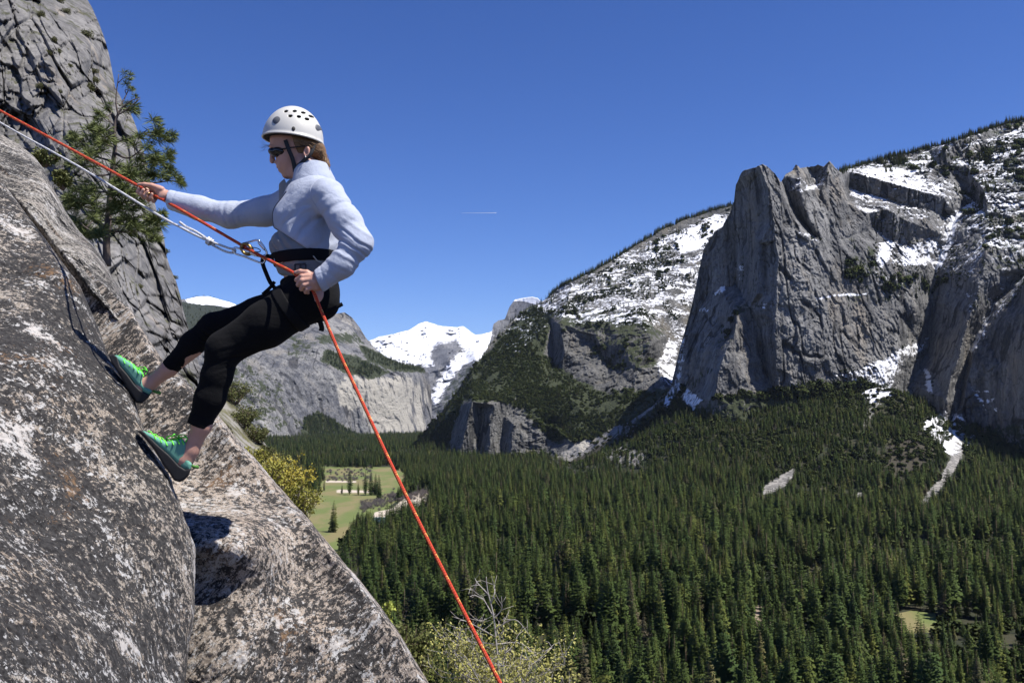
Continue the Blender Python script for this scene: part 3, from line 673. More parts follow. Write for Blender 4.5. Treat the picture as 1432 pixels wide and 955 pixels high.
M_GREYWOOD = plain('leafless_twigs', (.15, .13, .12), .95)
def bare_mesh(seed, n=130):
    r = np.random.default_rng(seed); V = []; Fc = []
    for k in range(n):
        a = r.uniform(0, 6.28); e = r.uniform(.2, 1.4); L = r.uniform(.4, .8)
        o = np.array([0, 0, r.uniform(.05, .35)]) + r.normal(0, .08, 3) * [1, 1, .5]; d = np.array([math.cos(a) * math.cos(e), math.sin(a) * math.cos(e), math.sin(e)])
        s = np.cross(d, r.normal(0, 1, 3)); s /= np.linalg.norm(s); s *= .010
        V += [o + s, o - s, o + d * L]; Fc.append((3 * k, 3 * k + 1, 3 * k + 2))
    return np.array(V), np.array(Fc)
cv, cf = bare_mesh(5); me = mesh_data('c0_leafless', cv, cf, M_GREYWOOD, True); proto_col.objects.link(bpy.data.objects.new('c0_leafless', me))
# stock order by name: a0..a5 conifers, b0..b2 brush, c0 leafless

def gn_forest(name, pts, scale, rot, var, label):
    me = bpy.data.meshes.new(name); me.vertices.add(len(pts)); me.vertices.foreach_set('co', np.asarray(pts, np.float32).ravel())
    sc = np.asarray(scale, np.float32)
    a = me.attributes.new('tree_scale', 'FLOAT_VECTOR', 'POINT'); a.data.foreach_set('vector', sc.ravel())
    a = me.attributes.new('tree_turn', 'FLOAT', 'POINT'); a.data.foreach_set('value', np.asarray(rot, np.float32))
    a = me.attributes.new('tree_kind', 'INT', 'POINT'); a.data.foreach_set('value', np.asarray(var, np.int32))
    o = link(name, me); tag(o, label, 'forest', None, 'stuff')
    ng = bpy.data.node_groups.new(name, 'GeometryNodeTree')
    ng.interface.new_socket('Geometry', in_out='INPUT', socket_type='NodeSocketGeometry'); ng.interface.new_socket('Geometry', in_out='OUTPUT', socket_type='NodeSocketGeometry')
    N = ng.nodes; L = ng.links
    gi, gout = N.new('NodeGroupInput'), N.new('NodeGroupOutput')
    ci = N.new('GeometryNodeCollectionInfo'); ci.inputs['Collection'].default_value = proto_col
    ci.inputs['Separate Children'].default_value = True; ci.inputs['Reset Children'].default_value = True
    ip = N.new('GeometryNodeInstanceOnPoints'); ip.inputs['Pick Instance'].default_value = True
    def at(nm, t):
        q = N.new('GeometryNodeInputNamedAttribute'); q.data_type = t; q.inputs['Name'].default_value = nm
        return next(s for s in q.outputs if s.enabled and s.name == 'Attribute')
    cx = N.new('ShaderNodeCombineXYZ'); L.new(at('tree_turn', 'FLOAT'), cx.inputs['Z'])
    er = N.new('FunctionNodeEulerToRotation'); L.new(cx.outputs[0], er.inputs[0])
    L.new(gi.outputs[0], ip.inputs['Points']); L.new(ci.outputs[0], ip.inputs['Instance'])
    L.new(at('tree_kind', 'INT'), ip.inputs['Instance Index']); L.new(er.outputs[0], ip.inputs['Rotation']); L.new(at('tree_scale', 'FLOAT_VECTOR'), ip.inputs['Scale'])
    L.new(ip.outputs[0], gout.inputs[0])
    m = o.modifiers.new('forest', 'NODES'); m.node_group = ng
    return o

# ---- scatter over the valley floor
rg = np.random.default_rng(21)
def scatter(y0, y1, spacing):
    A = .5 * 1.25 * (y1 * y1 - y0 * y0); n = int(A / spacing ** 2)
    y = np.sqrt(rg.uniform(y0 * y0, y1 * y1, n)); u = rg.uniform(-.58, .67, n)
    return u * y, y
xs, ys, sp = [], [], []
for y0, y1, s in ((330, 900, 9.2), (900, 1500, 9.6), (1500, 3000, 7.6), (3000, 7200, 18)):
    a, b = scatter(y0, y1, s); xs.append(a); ys.append(b)
tx = np.concatenate(xs); ty = np.concatenate(ys); tz = gz(tx, ty)
tp = np.stack([tx, ty, tz], -1); bpx, bpy_ = proj(tp)
hgt = np.clip(rg.normal(1.0, .27, len(tx)) * (1 + .55 * fbm(np.stack([tx, ty, 0 * tx], -1), 90, 3, .55, 67)), .30, 1.7) * np.where(ty < 1500, 27, 24)
q = np.stack([tx, ty, 0 * tx], -1)
dens = fbm(q, 130, 3, .5, 61); kind = rg.integers(0, 6, len(tx))
slope_zone = sstep(8, 60, tz)                       # brush and smaller trees on the talus apron
brushy = rg.random(len(tx)) < slope_zone * np.clip(.30 + 1.2 * fbm(q, 130, 3, .5, 64), .05, .92)
hgt = np.where(slope_zone > .3, hgt * .72, hgt)
thin = (dens < -.38) & (slope_zone < .5); hgt = np.where(thin, hgt * rg.uniform(.25, .6, len(tx)), hgt); brushy |= thin & (rg.random(len(tx)) < .45)
ok = (dens > -9) & ((slope_zone > .15) | (ty < 1500) | (ty > 3000) | (rg.random(len(tx)) < .55))
_, tpy = proj(tp + np.stack([0 * tx, 0 * tx, hgt], -1))
jx, jy = fbm(q, 35, 3, .6, 71) * 9, fbm(q, 35, 3, .6, 72) * 7; vm = poly_sd(bpx + jx, bpy_ + jy, MEADOW); lo = (ty < 4800)
blocks = (poly_sd(bpx + jx, np.maximum(tpy, 0) + jy, MEADOW) < -2) | (vm < 0) | (poly_sd(bpx + jx, (tpy + bpy_) / 2 + jy, MEADOW) < 0)
mead_near = (bpx + jx * .8 < 452) & (bpx > 405) & (bpy_ + jy * .6 > 656) & (bpy_ < 692) & (rg.random(len(tx)) < .5)
ok &= ~(lo & blocks & ~mead_near)
for pl in (SAND, CLEAR):
    ok &= ~(lo & ((poly_sd(bpx, bpy_, pl) < 1) | (poly_sd(bpx, (tpy * .45 + bpy_ * .55), pl) < 0)))
sc_ = np.maximum(np.maximum(cover(bpx, bpy_ - 2, SCARS), cover(bpx, bpy_ - 7, SCARS)), cover(bpx, bpy_ - 12, SCARS)) * (ty < 3200) * (ty > 1200); sn_ = cover(bpx, bpy_ - 3, SNOW1) * (ty < 3000) * (ty > 1400) * (bpy_ < 645)
ok &= rg.random(len(tx)) > np.maximum(sc_ * 1.05, sn_)
br_ = cover(bpx, bpy_, BROWN) * (ty < 3200); ok &= rg.random(len(tx)) > br_ * .05
ba_ = cover(bpx, bpy_ - 8, BARE); ok &= rg.random(len(tx)) > ba_ * .95
brushy |= (br_ > .3)
# keep clear of the mountain walls: trees stop where the cliffs start
tp, bpx, bpy_, tpy, hgt, kind, brushy = tp[ok], bpx[ok], bpy_[ok], tpy[ok], hgt[ok], kind[ok], brushy[ok]
wide = rg.uniform(1.0, 1.5, len(tp)); 
kind = np.where(brushy, 6 + rg.integers(0, 3, len(tp)), kind); hgt = np.where(brushy, rg.uniform(3, 8.5, len(tp)), hgt); wide = np.where(brushy, rg.uniform(1.2, 1.9, len(tp)), wide)
brk = br_[ok] > .3; bl = (~brushy) & (rg.random(len(tp)) < .055) & (fbm(tp, 60, 2, .5, 68) > -.1); kind = np.where(bl, 6 + rg.integers(0, 3, len(tp)), kind); hgt = np.where(bl, rg.uniform(9, 17, len(tp)), hgt); wide = np.where(bl, rg.uniform(.8, 1.1, len(tp)), wide)
lf = ((~brushy) & (rg.random(len(tp)) < .022)) | (brk & (rg.random(len(tp)) < .5)); kind = np.where(lf, 9, kind); hgt = np.where(lf, hgt * .6, hgt); wide = np.where(lf, 1.1, wide)

# ---- leafless brush strip along the river
rx = rg.uniform(505, 606, 260); ry = np.interp(rx, [505, 530, 560, 590, 606], [708, 702, 694, 688, 690]) + rg.normal(0, 3.5, 260)
Yg = 150 / ((ry - 577.0) / F); rp = P(rx, ry, Yg); rp[:, 2] = gz(rp[:, 0], rp[:, 1])
r2x = rg.uniform(458, 520, 110); r2y = rg.uniform(656, 672, 110); Yg = 150 / ((r2y - 577.0) / F); rp2 = P(r2x, r2y, Yg); rp2[:, 2] = gz(rp2[:, 0], rp2[:, 1])
rp = np.concatenate([rp, rp2])

# ---- the 300 conifers that show largest stand as individuals
con = np.where(kind < 6)[0]
vis = con[(bpx[con] > 455) & (bpx[con] < 1445) & (tpy[con] < 950)]
slab_edge = np.interp(bpx[vis], [430, 520, 600, 610], [725, 830, 955, 1100])   # not behind the near rock
vis = vis[(bpx[vis] > 610) | (tpy[vis] < slab_edge - 5)]
order = vis[np.argsort(-(hgt[vis] / tp[vis, 1]) * np.where(tpy[vis] < 930, 1, .5))]
solo = order[:292]
keep = np.ones(len(tp), bool); keep[solo] = False
def plant_conifer(pt, h, w, k, turn, label, group):
    t = thing('conifer_tree', label, 'conifer', pt, group)
    t.scale = (h * w, h * w, h); t.rotation_euler = (0, 0, turn)
    link('trunk', TRUNK, t); link('crown', CROWNS[k], t)
    return t
for n_, k in enumerate(solo):
    plant_conifer(tp[k], hgt[k], wide[k], int(kind[k]), rg.uniform(0, 6.28), 'dark green conifer among the nearest rows of the dense valley forest', 'conifers in the near rows of the valley forest')
for (x, y, h, lab) in ((478, 690.5, 13, 'small conifer at the left end of the row on the meadow'), (489, 691, 32, 'tallest dark conifer in the row across the middle of the meadow'),
                  (501, 691.5, 17, 'short broad conifer just right of the tallest one on the meadow'), (530, 697, 29, 'conifer standing apart at the right end of the meadow row, nearest the sand bar'),
                  (466, 741, 27, 'lone conifer on the near grass edge just right of the yellow green bush'), (511, 691.5, 30, None), (519, 691, 28, None), (525, 691, 27, None)):
    Yg = 150 / ((y - 577.0) / F); q_ = P(x, y, Yg); q_[2] = float(gz(q_[0:1], q_[1:2])[0])
    plant_conifer(q_, h * 1.5, 1.1, int(rg.integers(0, 3)), rg.uniform(0, 6.28), lab or 'one of three conifers standing close together in the middle of the meadow', None if lab else 'close trio of conifers on the meadow')

# ---- trees and brush on the mountains
def on_relief(h, prob, n, seed):
    o, PX, PY, W, s, v = h; r = np.random.default_rng(seed)
    cl = fbm(W, 75, 4, .6, seed + 700); w = (prob(PX, PY, s, v) * np.where(v > .5, sstep(-.55, .2, cl), sstep(-.02, .38, cl)) ** 1.3).ravel(); w = np.maximum(w, 0)
    k = r.choice(len(w), n, p=w / w.sum()); return W.reshape(-1, 3)[k]
inside = lambda poly, soft=4: (lambda PX, PY, s, v: cover(PX, PY, [(poly, 1, soft)]))
E = []
def addE(p, h, k, w=1.0): E.append((p, h, k, w))
a = on_relief(hill_2, lambda X, Y, s, v: (v > .6) * v * (1 - cover(X, Y - 3, TALUS)), 9500, 1); r_ = rg.random(len(a)); addE(a, np.where(r_ < .25, rg.uniform(8, 17, len(a)), rg.uniform(3, 7.5, len(a))), np.where(r_ < .25, rg.integers(0, 6, len(a)), 6 + rg.integers(0, 3, len(a))), 1.4)
a = on_relief(hill_2, lambda X, Y, s, v: (v > .1) * (v < .6) * 1., 700, 2); addE(a, rg.uniform(6, 15, len(a)), rg.choice([0, 1, 2, 6, 7, 8], len(a)), 1.2)
a = on_relief(hill_1, lambda X, Y, s, v: (v > .2) * (Y < 560) * v, 2000, 3); addE(a, rg.uniform(7, 20, len(a)), rg.choice([0, 1, 2, 4, 6], len(a)), 1.2)
a = on_relief(hill_1, inside([(1225, 225), (1300, 222), (1320, 245), (1240, 245)]), 130, 4); addE(a, rg.uniform(14, 26, len(a)), rg.integers(0, 5, len(a)), 1.2)
a = on_relief(hill_1, inside([(1345, 200), (1400, 200), (1400, 300), (1380, 330), (1360, 290)]), 150, 9); addE(a, rg.uniform(12, 24, len(a)), rg.integers(0, 5, len(a)), 1.2)
a = on_relief(hill_2, inside([(900, 360), (945, 352), (945, 395), (925, 420), (895, 400)]), 60, 10); addE(a, rg.uniform(12, 24, len(a)), rg.integers(0, 5, len(a)), 1.2)
a = on_relief(hill_2, lambda X, Y, s, v: (s > .3) * (s < .8) * 1., 3600, 31); addE(a, rg.uniform(1.5, 5.5, len(a)), 6 + rg.integers(0, 3, len(a)), 1.5)
a = on_relief(hill_2, lambda X, Y, s, v: (s > .3) * (s < .8) * (Y < 440), 620, 33); addE(a, rg.uniform(10, 24, len(a)), rg.integers(0, 5, len(a)), 1.1)
a = on_relief(hill_1, lambda X, Y, s, v: (s > .2) * (s < .6) * 1., 1500, 32); addE(a, rg.uniform(1.5, 5, len(a)), 6 + rg.integers(0, 3, len(a)), 1.5)
a = on_relief(hill_3, lambda X, Y, s, v: (v > .6) * v, 2200, 5); addE(a, rg.uniform(14, 26, len(a)), rg.integers(0, 6, len(a)), 1.5)
a = on_relief(hill_3, lambda X, Y, s, v: (v < .6) * (v > .1) * (X < 470), 350, 15); addE(a, rg.uniform(10, 18, len(a)), rg.integers(0, 6, len(a)), 1.6)
a = on_relief(hill_6, lambda X, Y, s, v: (v > .6) * v, 1500, 6); addE(a, rg.uniform(18, 28, len(a)), rg.integers(0, 6, len(a)), 1.5)
def crest(h, x0, x1, n, depth, hs, seed):
    o, PX, PY, W, s, v = h; r = np.random.default_rng(seed); top = W[-1]; px = PX[-1]
    c = r.choice(np.where((px >= x0) & (px <= x1))[0], n); p = top[c].copy(); b = r.random(n)[:, None]
    p += np.array([0, 1, -.12]) * depth * b; p[:, 0] += depth * b[:, 0] * (px[c] - 716) / F + r.normal(0, 3, n); p[:, 2] -= 2
    addE(p, r.uniform(*hs, n), r.integers(0, 5, n), 1.0)
crest(hill_1, 1172, 1445, 3600, 110, (14, 30), 7); crest(hill_2, 768, 1035, 3600, 130, (16, 36), 8); crest(hill_1, 1340, 1445, 260, 60, (14, 36), 27); crest(hill_2, 600, 768, 130, 30, (8, 26), 11); crest(hill_6, 255, 350, 60, 50, (15, 30), 12)
crest(hill_3, 510, 600, 90, 60, (12, 24), 14)
ep = np.concatenate([e[0] for e in E]); eh = np.concatenate([np.broadcast_to(e[1], len(e[0])) for e in E]); ek = np.concatenate([np.broadcast_to(e[2], len(e[0])) for e in E]); ew = np.concatenate([np.full(len(e[0]), e[3]) for e in E])
ep = ep.copy(); ep[:, 2] -= 1.0
gn_forest('mountain_woods', ep, np.stack([eh * ew, eh * ew, eh], -1), rg.uniform(0, 6.28, len(ep)), ek, 'far conifers and brush scattered over the mountain slopes and ridge tops')
fp = np.concatenate([tp[keep], rp]); fh = np.concatenate([hgt[keep], rg.uniform(5, 10, len(rp))]); fw = np.concatenate([wide[keep], np.full(len(rp), 1.3)]); fk = np.concatenate([kind[keep], np.full(len(rp), 9)])
gn_forest('valley_forest', fp, np.stack([fh * fw, fh * fw, fh], -1), rg.uniform(0, 6.28, len(fp)), fk, 'dense mass of conifers covering the valley floor and the slopes below the cliffs')
print('trees', len(fp), len(ep), len(solo))

# ---- contrail high in the sky
mb = MB(); tube(mb, np.stack([P(x, 298.2 - .004 * (x - 645), 26000) for x in np.linspace(645, 694, 12)]), np.linspace(2, 5.5, 12), 8)
ct = link('contrail', mb.mesh('contrail', plain('contrail_vapour', (.9, .9, .92), 1.0))); tag(ct, 'thin white contrail high in the blue sky', 'contrail')
# ================================================================== near rock
SLOPE = math.radians(-52)          # the grain of the slab runs down to the right
def slab_material(name, pale, darkness=.5, warm=.4, speck=1.0, stain=True):
    n = NT(name); p = n.pos()
    q = n.mapping(n.mapping(p, (1, 1, 1), (0, -SLOPE, 0)), (.42, 1, 1))        # stretched along the grain
    q2 = n.mapping(n.mapping(p, (1, 1, 1), (0, -SLOPE, 0)), (.22, 1, 1))
    beige = n.mix(n.noise(q2, 5.5, 6, .6), tuple(x * .78 for x in pale), pale)
    rosy = n.mix(n.step(n.noise(q, 3.1, 5, .6), .50, .66, 0, warm), beige, (.36, .265, .185))
    grains = n.voro(p, 170, 'F1', 'Color'); gx = n.new('ShaderNodeSeparateColor'); n.put(gx.inputs[0], grains)
    c = n.mix(n.step(gx.outputs[0], .62, .78, 0, .55), rosy, (.13, .115, .105))
    c = n.mix(n.step(gx.outputs[1], .80, .90, 0, .6), c, (.62, .58, .53))
    # grey-black lichen crust, in crisp flecks that gather into big patches
    area = n.noise(q2, 1.3, 4, .6); mid = n.noise(q, 12, 4, .62, .3); fl = n.noise(q, 46, 7, .74, .1); fl2 = n.noise(p, 150, 5, .72)
    k = n.math('ADD', n.math('MULTIPLY', fl, .70), n.math('ADD', n.math('MULTIPLY', fl2, .24), n.math('ADD', n.math('MULTIPLY', mid, .26), n.math('MULTIPLY', n.math('SUBTRACT', area, .5), .28))))
    thr = .60 + (.5 - darkness) * .34
    lich = n.step(k, thr - .008, thr + .014)
    lc = n.mix(n.step(n.noise(p, 60, 4, .6), .35, .65), (.011, .011, .013), (.050, .049, .049))
    c = n.mix(n.math('MULTIPLY', lich, .96), c, lc)
    # pale lichen rosettes and scraped white streaks
    w1 = n.noise(q, 40, 6, .74, .2); w2 = n.noise(q2, 4.2, 5, .62)
    c = n.mix(n.step(n.math('ADD', n.math('MULTIPLY', w1, .66), n.math('MULTIPLY', w2, .34)), .555, .578, 0, .94), c, n.mix(fl2, (.40, .395, .385), (.70, .68, .65)))
    w3 = n.noise(q2, 4.2, 7, .80, .2)
    c = n.mix(n.step(n.math('ADD', n.math('MULTIPLY', w3, .72), n.math('MULTIPLY', fl, .28)), .572, .592, 0, .88), c, (.60, .56, .52))
    if stain:
        c = n.mix(n.step(n.math('ADD', n.math('MULTIPLY', n.noise(q2, 2.6, 5, .6), .6), n.math('MULTIPLY', fl, .4)), .59, .655, 0, .7), c, (.27, .16, .08))
    h = n.math('ADD', n.math('MULTIPLY', fl, .5), n.math('ADD', n.math('MULTIPLY', fl2, .35), n.math('MULTIPLY', n.noise(p, 190, 3, .6), .15)))
    return n.done(c, .9, n.bump(h, .95, .022), Specular_IOR_Level=.25)

M_SLAB = slab_material('lichen_slab', (.405, .35, .287), .67, .42)
M_FACE = slab_material('pale_slab', (.485, .405, .327), .52, .42)
M_BOUL = slab_material('grey_boulder', (.40, .37, .325), .58, .25, stain=False)

def near_noise(amp, s=1.0, seed=0):
    def f(W, PX, PY):
        Q = W @ np.array(Matrix.Rotation(SLOPE, 3, 'Y'))
        a = fbm(Q, (.9 * s, .5 * s, .45 * s), 4, .5, seed) * amp
        cid, f1, e, g = worley(Q + fbm(Q, .3 * s, 3, .5, seed + 4)[..., None] * .15 * s, (.75 * s, .5 * s, .36 * s), seed + 5)
        a = a + amp * .55 * sstep(0, .45, e) * (cid - .5 + .5 * g[..., 2])
        for k, (sx, sz, dp) in enumerate(((1.9, .62, .30), (1.1, .40, .16))):      # hairline cracks along the grain
            v = np.abs(vnoise((Q + .05 * fbm(Q, .4, 3, .6, seed + 31)[..., None]) / (np.array([sx, 1.0, sz]) * s), seed + 33 + k)); a = a + amp * dp * (1 - sstep(.002, .022, v)) * sstep(.05, .35, vnoise(Q / (1.1 * s), seed + 36 + k))
        return a + amp * .24 * fbm(Q, (.16 * s, .09 * s, .08 * s), 5, .66, seed + 7) + amp * .10 * fbm(Q, .028 * s, 3, .6, seed + 8)
    return f

def sheet(name, X, Y, D, noise, mat, label, extra_rows=(), cat=None, kind='structure', nfade=None):
    W = P(X, Y, D); dn = noise(W, X, Y)
    if nfade is not None: dn = dn * nfade
    W = P(X, Y, D + dn)
    nz, nx = X.shape
    V = W
    i = np.arange(nz - 1)[:, None] * nx; j = np.arange(nx - 1)[None]
    f = np.stack([i + j, i + nx + j, i + nx + j + 1, i + j + 1], -1).reshape(-1, 4)
    o = link(name, mesh_data(name, V.reshape(-1, 3), f, mat, True)); tag(o, label, cat, None, kind)
    return o, V

# ---- the near block: its lit face towards us, rounded over at the edge the shoes stand on
EDGE_Y = np.array([-60, 150, 250, 330, 400, 450, 480, 500, 530, 560, 585, 605, 640, 672, 720, 770, 850, 955, 1100, 1250], float)
EDGE_X = np.array([-190, -90, 0, 60, 112, 134, 146, 153, 172, 189, 196, 202, 221, 240, 258, 273, 272, 259, 250, 245], float)
def edge_x(y): return np.interp(y, EDGE_Y, EDGE_X)
CA = [(-200, -60, 6.2), (-90, 150, 5.55), (0, 250, 5.05), (60, 330, 4.78), (112, 400, 4.58), (146, 480, 4.40), (172, 530, 4.16), (196, 585, 4.00), (202, 605, 3.95), (240, 672, 3.86), (273, 770, 3.72), (259, 955, 3.30), (245, 1250, 2.5),
      (0, 600, 3.25), (0, 400, 4.2), (100, 600, 3.55), (100, 500, 3.95), (130, 720, 3.25), (0, 780, 2.65), (0, 955, 2.15), (130, 955, 2.55), (-200, 955, 1.65), (-200, 600, 2.6), (-200, 300, 4.1), (0, 1250, 1.6), (-300, 1250, 1.2), (-300, 300, 3.8)]
ny, nx = 760, 420
yy = np.linspace(-60, 1250, ny)[:, None]
ex = edge_x(yy) + 3.6 * fbm(np.stack([yy, 0 * yy, 0 * yy], -1), 30, 6, .66, 201) * sstep(440, 500, yy)
u = np.linspace(0, 1, nx)[None]
XA = -330 + (ex + 330) * np.sin(u * np.pi / 2 * .995) ** .9; YA = np.broadcast_to(yy, XA.shape).copy()
c_ = np.array(CA, float); DA = rbf(c_[:, :2], c_[:, 2], .15)(XA, YA)
roll = np.clip(1 - (ex - XA) / 9.0, 0, 1); DA = DA + .14 * (1 - np.sqrt(np.clip(1 - roll ** 2, 0, 1))) - .20 * sstep(0, 1, roll) * 0
fade = .7 + .3 * sstep(0, 30, ex - XA)
# continue over the edge: the hidden top runs back towards the slab behind
XB = np.concatenate([XA, ex - 1.0, ex - 5, ex - 14, ex - 30], 1); YB = np.concatenate([YA] + [YA[:, :1]] * 4, 1)
DB = np.concatenate([DA, DA[:, -1:] + .14, DA[:, -1:] + .34, DA[:, -1:] + .6, DA[:, -1:] + 1.1], 1)
FB = np.concatenate([fade, np.full((ny, 4), .7)], 1)
slab_o, _ = sheet('granite_block', XB, YB, DB, near_noise(.075, 1.0, 210), M_SLAB, 'dark lichen covered granite block the climber stands on, nearest the camera', nfade=FB)

# ---- the pale slab behind it
ny, nx = 620, 520
TOPX = np.array([-400, 0, 60, 120, 175, 183, 190, 205, 225, 260, 300, 330, 380, 430, 480, 520, 560, 600, 640, 760], float)
TOPY = np.array([-100, 230, 300, 375, 428, 432, 446, 470, 500, 532, 575, 612, 668, 724, 784, 832, 886, 955, 1025, 1240], float)
xx = np.linspace(-400, 760, nx)[None]; top = np.interp(xx, TOPX, TOPY) + 3.0 * fbm(np.stack([xx, 0 * xx, 0 * xx], -1), 24, 6, .66, 220) * sstep(200, 260, xx)
v = np.linspace(0, 1, ny)[:, None] ** 1.25
bot = np.maximum(top + 30, 1300 + 0 * xx)
YS = top + (bot - top) * v; XS = np.broadcast_to(xx, YS.shape).copy()
CB = [(-300, 0, 8.2), (0, 240, 6.6), (60, 310, 6.1), (120, 378, 5.75), (180, 435, 5.45), (205, 475, 5.30), (260, 535, 5.08), (330, 612, 4.86), (430, 724, 4.58), (520, 832, 4.32), (600, 955, 4.2), (760, 1240, 3.9),
      (200, 560, 5.05), (230, 640, 4.80), (270, 676, 4.70), (320, 684, 4.68), (352, 712, 4.54), (380, 735, 4.46), (285, 746, 4.06), (330, 748, 4.10), (360, 746, 4.24), (300, 715, 4.38), (290, 775, 4.03), (330, 790, 4.06), (400, 800, 4.34), (300, 860, 4.04), (270, 955, 3.95), (450, 955, 4.10), (150, 500, 5.3), (400, 860, 4.18), (0, 500, 5.6), (0, 955, 4.6), (300, 1250, 3.5), (600, 1250, 3.7), (-300, 800, 6)]
c_ = np.array(CB, float); DS = rbf(c_[:, :2], c_[:, 2], .1)(XS, YS)
tp_ = np.clip(1 - (YS - top) / 17.0, 0, 1); DS = DS + .22 * (1 - np.sqrt(np.clip(1 - tp_ ** 2, 0, 1))) * sstep(150, 260, XS)
back = [(.16, 1.0), (.5, 3.0), (1.1, 10), (2.2, 40)]
for dd, dy in back:
    XS = np.concatenate([XS[:1], XS]); YS = np.concatenate([top + dy, YS]); DS = np.concatenate([DS[len(DS) - ny:len(DS) - ny + 1] + dd, DS])
fs = np.concatenate([np.full((4, nx), .3), .3 + .7 * sstep(0, 30, YS[4:] - top)])
sheet('granite_slab', XS, YS, DS, near_noise(.05, .8, 230), M_FACE, 'pale speckled granite slab sloping down to the right', nfade=fs)

# ---- the grey boulder step above them, under the pine
CCs = [(-120, 120), (-40, 172), (0, 188), (28, 202), (48, 220), (62, 236), (72, 258), (92, 296), (112, 324), (130, 344), (146, 366), (160, 392), (176, 418), (186, 434), (192, 452)]
ny, nx = 260, 330
xx = np.linspace(-120, 192, nx)[None]; t_ = np.array(CCs, float); top = np.interp(xx, t_[:, 0], t_[:, 1]) + 2.5 * fbm(np.stack([xx, 0 * xx, 0 * xx], -1), 16, 4, .6, 240)
bot = np.interp(xx, [-120, 0, 60, 108, 126, 150, 178, 192], [160, 262, 328, 388, 412, 438, 474, 470]); bot = np.maximum(bot, top + 3)
v = np.linspace(0, 1, ny)[:, None]; YC = top + (bot - top) * v; XC = np.broadcast_to(xx, YC.shape).copy()
CCc = [(-120, 120, 8.2), (0, 190, 7.6), (60, 236, 7.2), (110, 322, 6.7), (160, 392, 6.1), (190, 450, 5.75), (0, 255, 6.3), (60, 322, 5.85), (108, 384, 5.5), (150, 436, 5.35), (178, 470, 5.32), (60, 280, 6.3), (110, 350, 5.95), (-120, 155, 7.2), (30, 250, 6.6)]
c_ = np.array(CCc, float); DC = rbf(c_[:, :2], c_[:, 2], .1)(XC, YC)
r_ = np.clip(1 - (YC - top) / 20.0, 0, 1); DC = DC + .5 * (1 - np.sqrt(np.clip(1 - r_ ** 2, 0, 1)))
r_ = np.clip(1 - (bot - YC) / 14.0, 0, 1); DC = DC + .25 * r_ ** 2
for dd, dy in [(.3, 2), (.9, 8), (2.0, 30)]:
    XC = np.concatenate([XC[:1], XC]); YC = np.concatenate([top + dy, YC]); DC = np.concatenate([DC[len(DC) - ny:len(DC) - ny + 1] + dd, DC])
XC = np.concatenate([XC, XC[-1:]]); YC = np.concatenate([YC, bot - 4]); DC = np.concatenate([DC, DC[-1:] + .8])
sheet('granite_ledge', XC, YC, DC, near_noise(.13, 1.1, 250), M_BOUL, 'rounded grey granite step below the small pine')

# ---- the big cliff behind
def cliff_material():
    n = NT('cliff_granite'); p = n.pos()
    a = n.noise(n.mapping(p, (1, 1, .5)), .12, 7, .62); b = n.noise(p, 1.1, 6, .68); v_ = n.noise(n.mapping(p, (1, 1, .18)), .5, 5, .6)
    c = n.mix(n.step(n.math('ADD', n.math('MULTIPLY', a, .5), n.math('MULTIPLY', b, .5)), .38, .64), (.085, .083, .083), (.235, .226, .216))
    c = n.mix(n.step(v_, .52, .68, 0, .6), c, (.11, .105, .105))
    c = n.mix(n.step(n.noise(n.mapping(p, (1, 1, .4)), .16, 5, .6, .4), .60, .70, 0, .6), c, (.30, .255, .205))
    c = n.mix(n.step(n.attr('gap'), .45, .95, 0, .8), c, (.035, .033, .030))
    m = n.step(n.math('ADD', n.noise(p, .35, 6, .7), n.math('MULTIPLY', n.normalz(), .12)), .63, .70, 0, .8)
    c = n.mix(m, c, (.055, .058, .025))
    return n.done(c, .92, n.bump(n.math('ADD', n.math('MULTIPLY', b, .7), n.math('MULTIPLY', n.noise(p, 5, 4, .6), .3)), .5, .35))
M_CLIFF = cliff_material()
CLS = [(-260, -400), (60, -160), (96, -60), (112, -15), (122, 0), (130, 14), (140, 38), (148, 60), (153, 78), (157, 100), (161, 122), (167, 132), (173, 146), (180, 152), (188, 172), (198, 198), (206, 232), (214, 272), (220, 300), (229, 330), (233, 358), (238, 374), (246, 392), (252, 412), (257, 436), (263, 456), (270, 486), (282, 520), (300, 560), (330, 640)]
xx = np.linspace(-260, 330, 520)[None]; t_ = np.array(CLS, float); top = np.interp(xx, t_[:, 0], t_[:, 1]) + 1.8 * fbm(np.stack([xx, 0 * xx, 0 * xx], -1), 9, 4, .6, 260)
ny = 560; bot = np.maximum(640 + 0 * xx, top + 5); v = np.linspace(0, 1, ny)[:, None]; YK = top + (bot - top) * v; XK = np.broadcast_to(xx, YK.shape).copy()
CKc = [(-260, -400, 175), (60, -160, 150), (122, 0, 132), (157, 100, 118), (198, 198, 100), (220, 300, 86), (252, 412, 72), (270, 486, 62), (300, 560, 55), (330, 640, 50), (0, 0, 104), (0, 150, 90), (-200, 100, 96), (80, 100, 96), (120, 60, 110), (120, 200, 82), (180, 330, 66), (200, 420, 58), (160, 420, 52), (100, 350, 60), (0, 350, 66), (230, 480, 53), (240, 560, 46), (0, 600, 50), (-200, 500, 62), (40, 200, 86)]
c_ = np.array(CKc, float); DK = rbf(c_[:, :2], c_[:, 2], .06)(XK, YK)
W0 = P(XK, YK, DK); W = np.stack([W0[..., 0], W0[..., 1] * .22, W0[..., 2] - CAMZ], -1) * (80 / DK)[..., None]; warp = np.stack([fbm(W, 7, 3, .55, 270 + k) for k in range(3)], -1)
dn = fbm(W, 16, 4, .5, 275) * 2.2; gap = 0
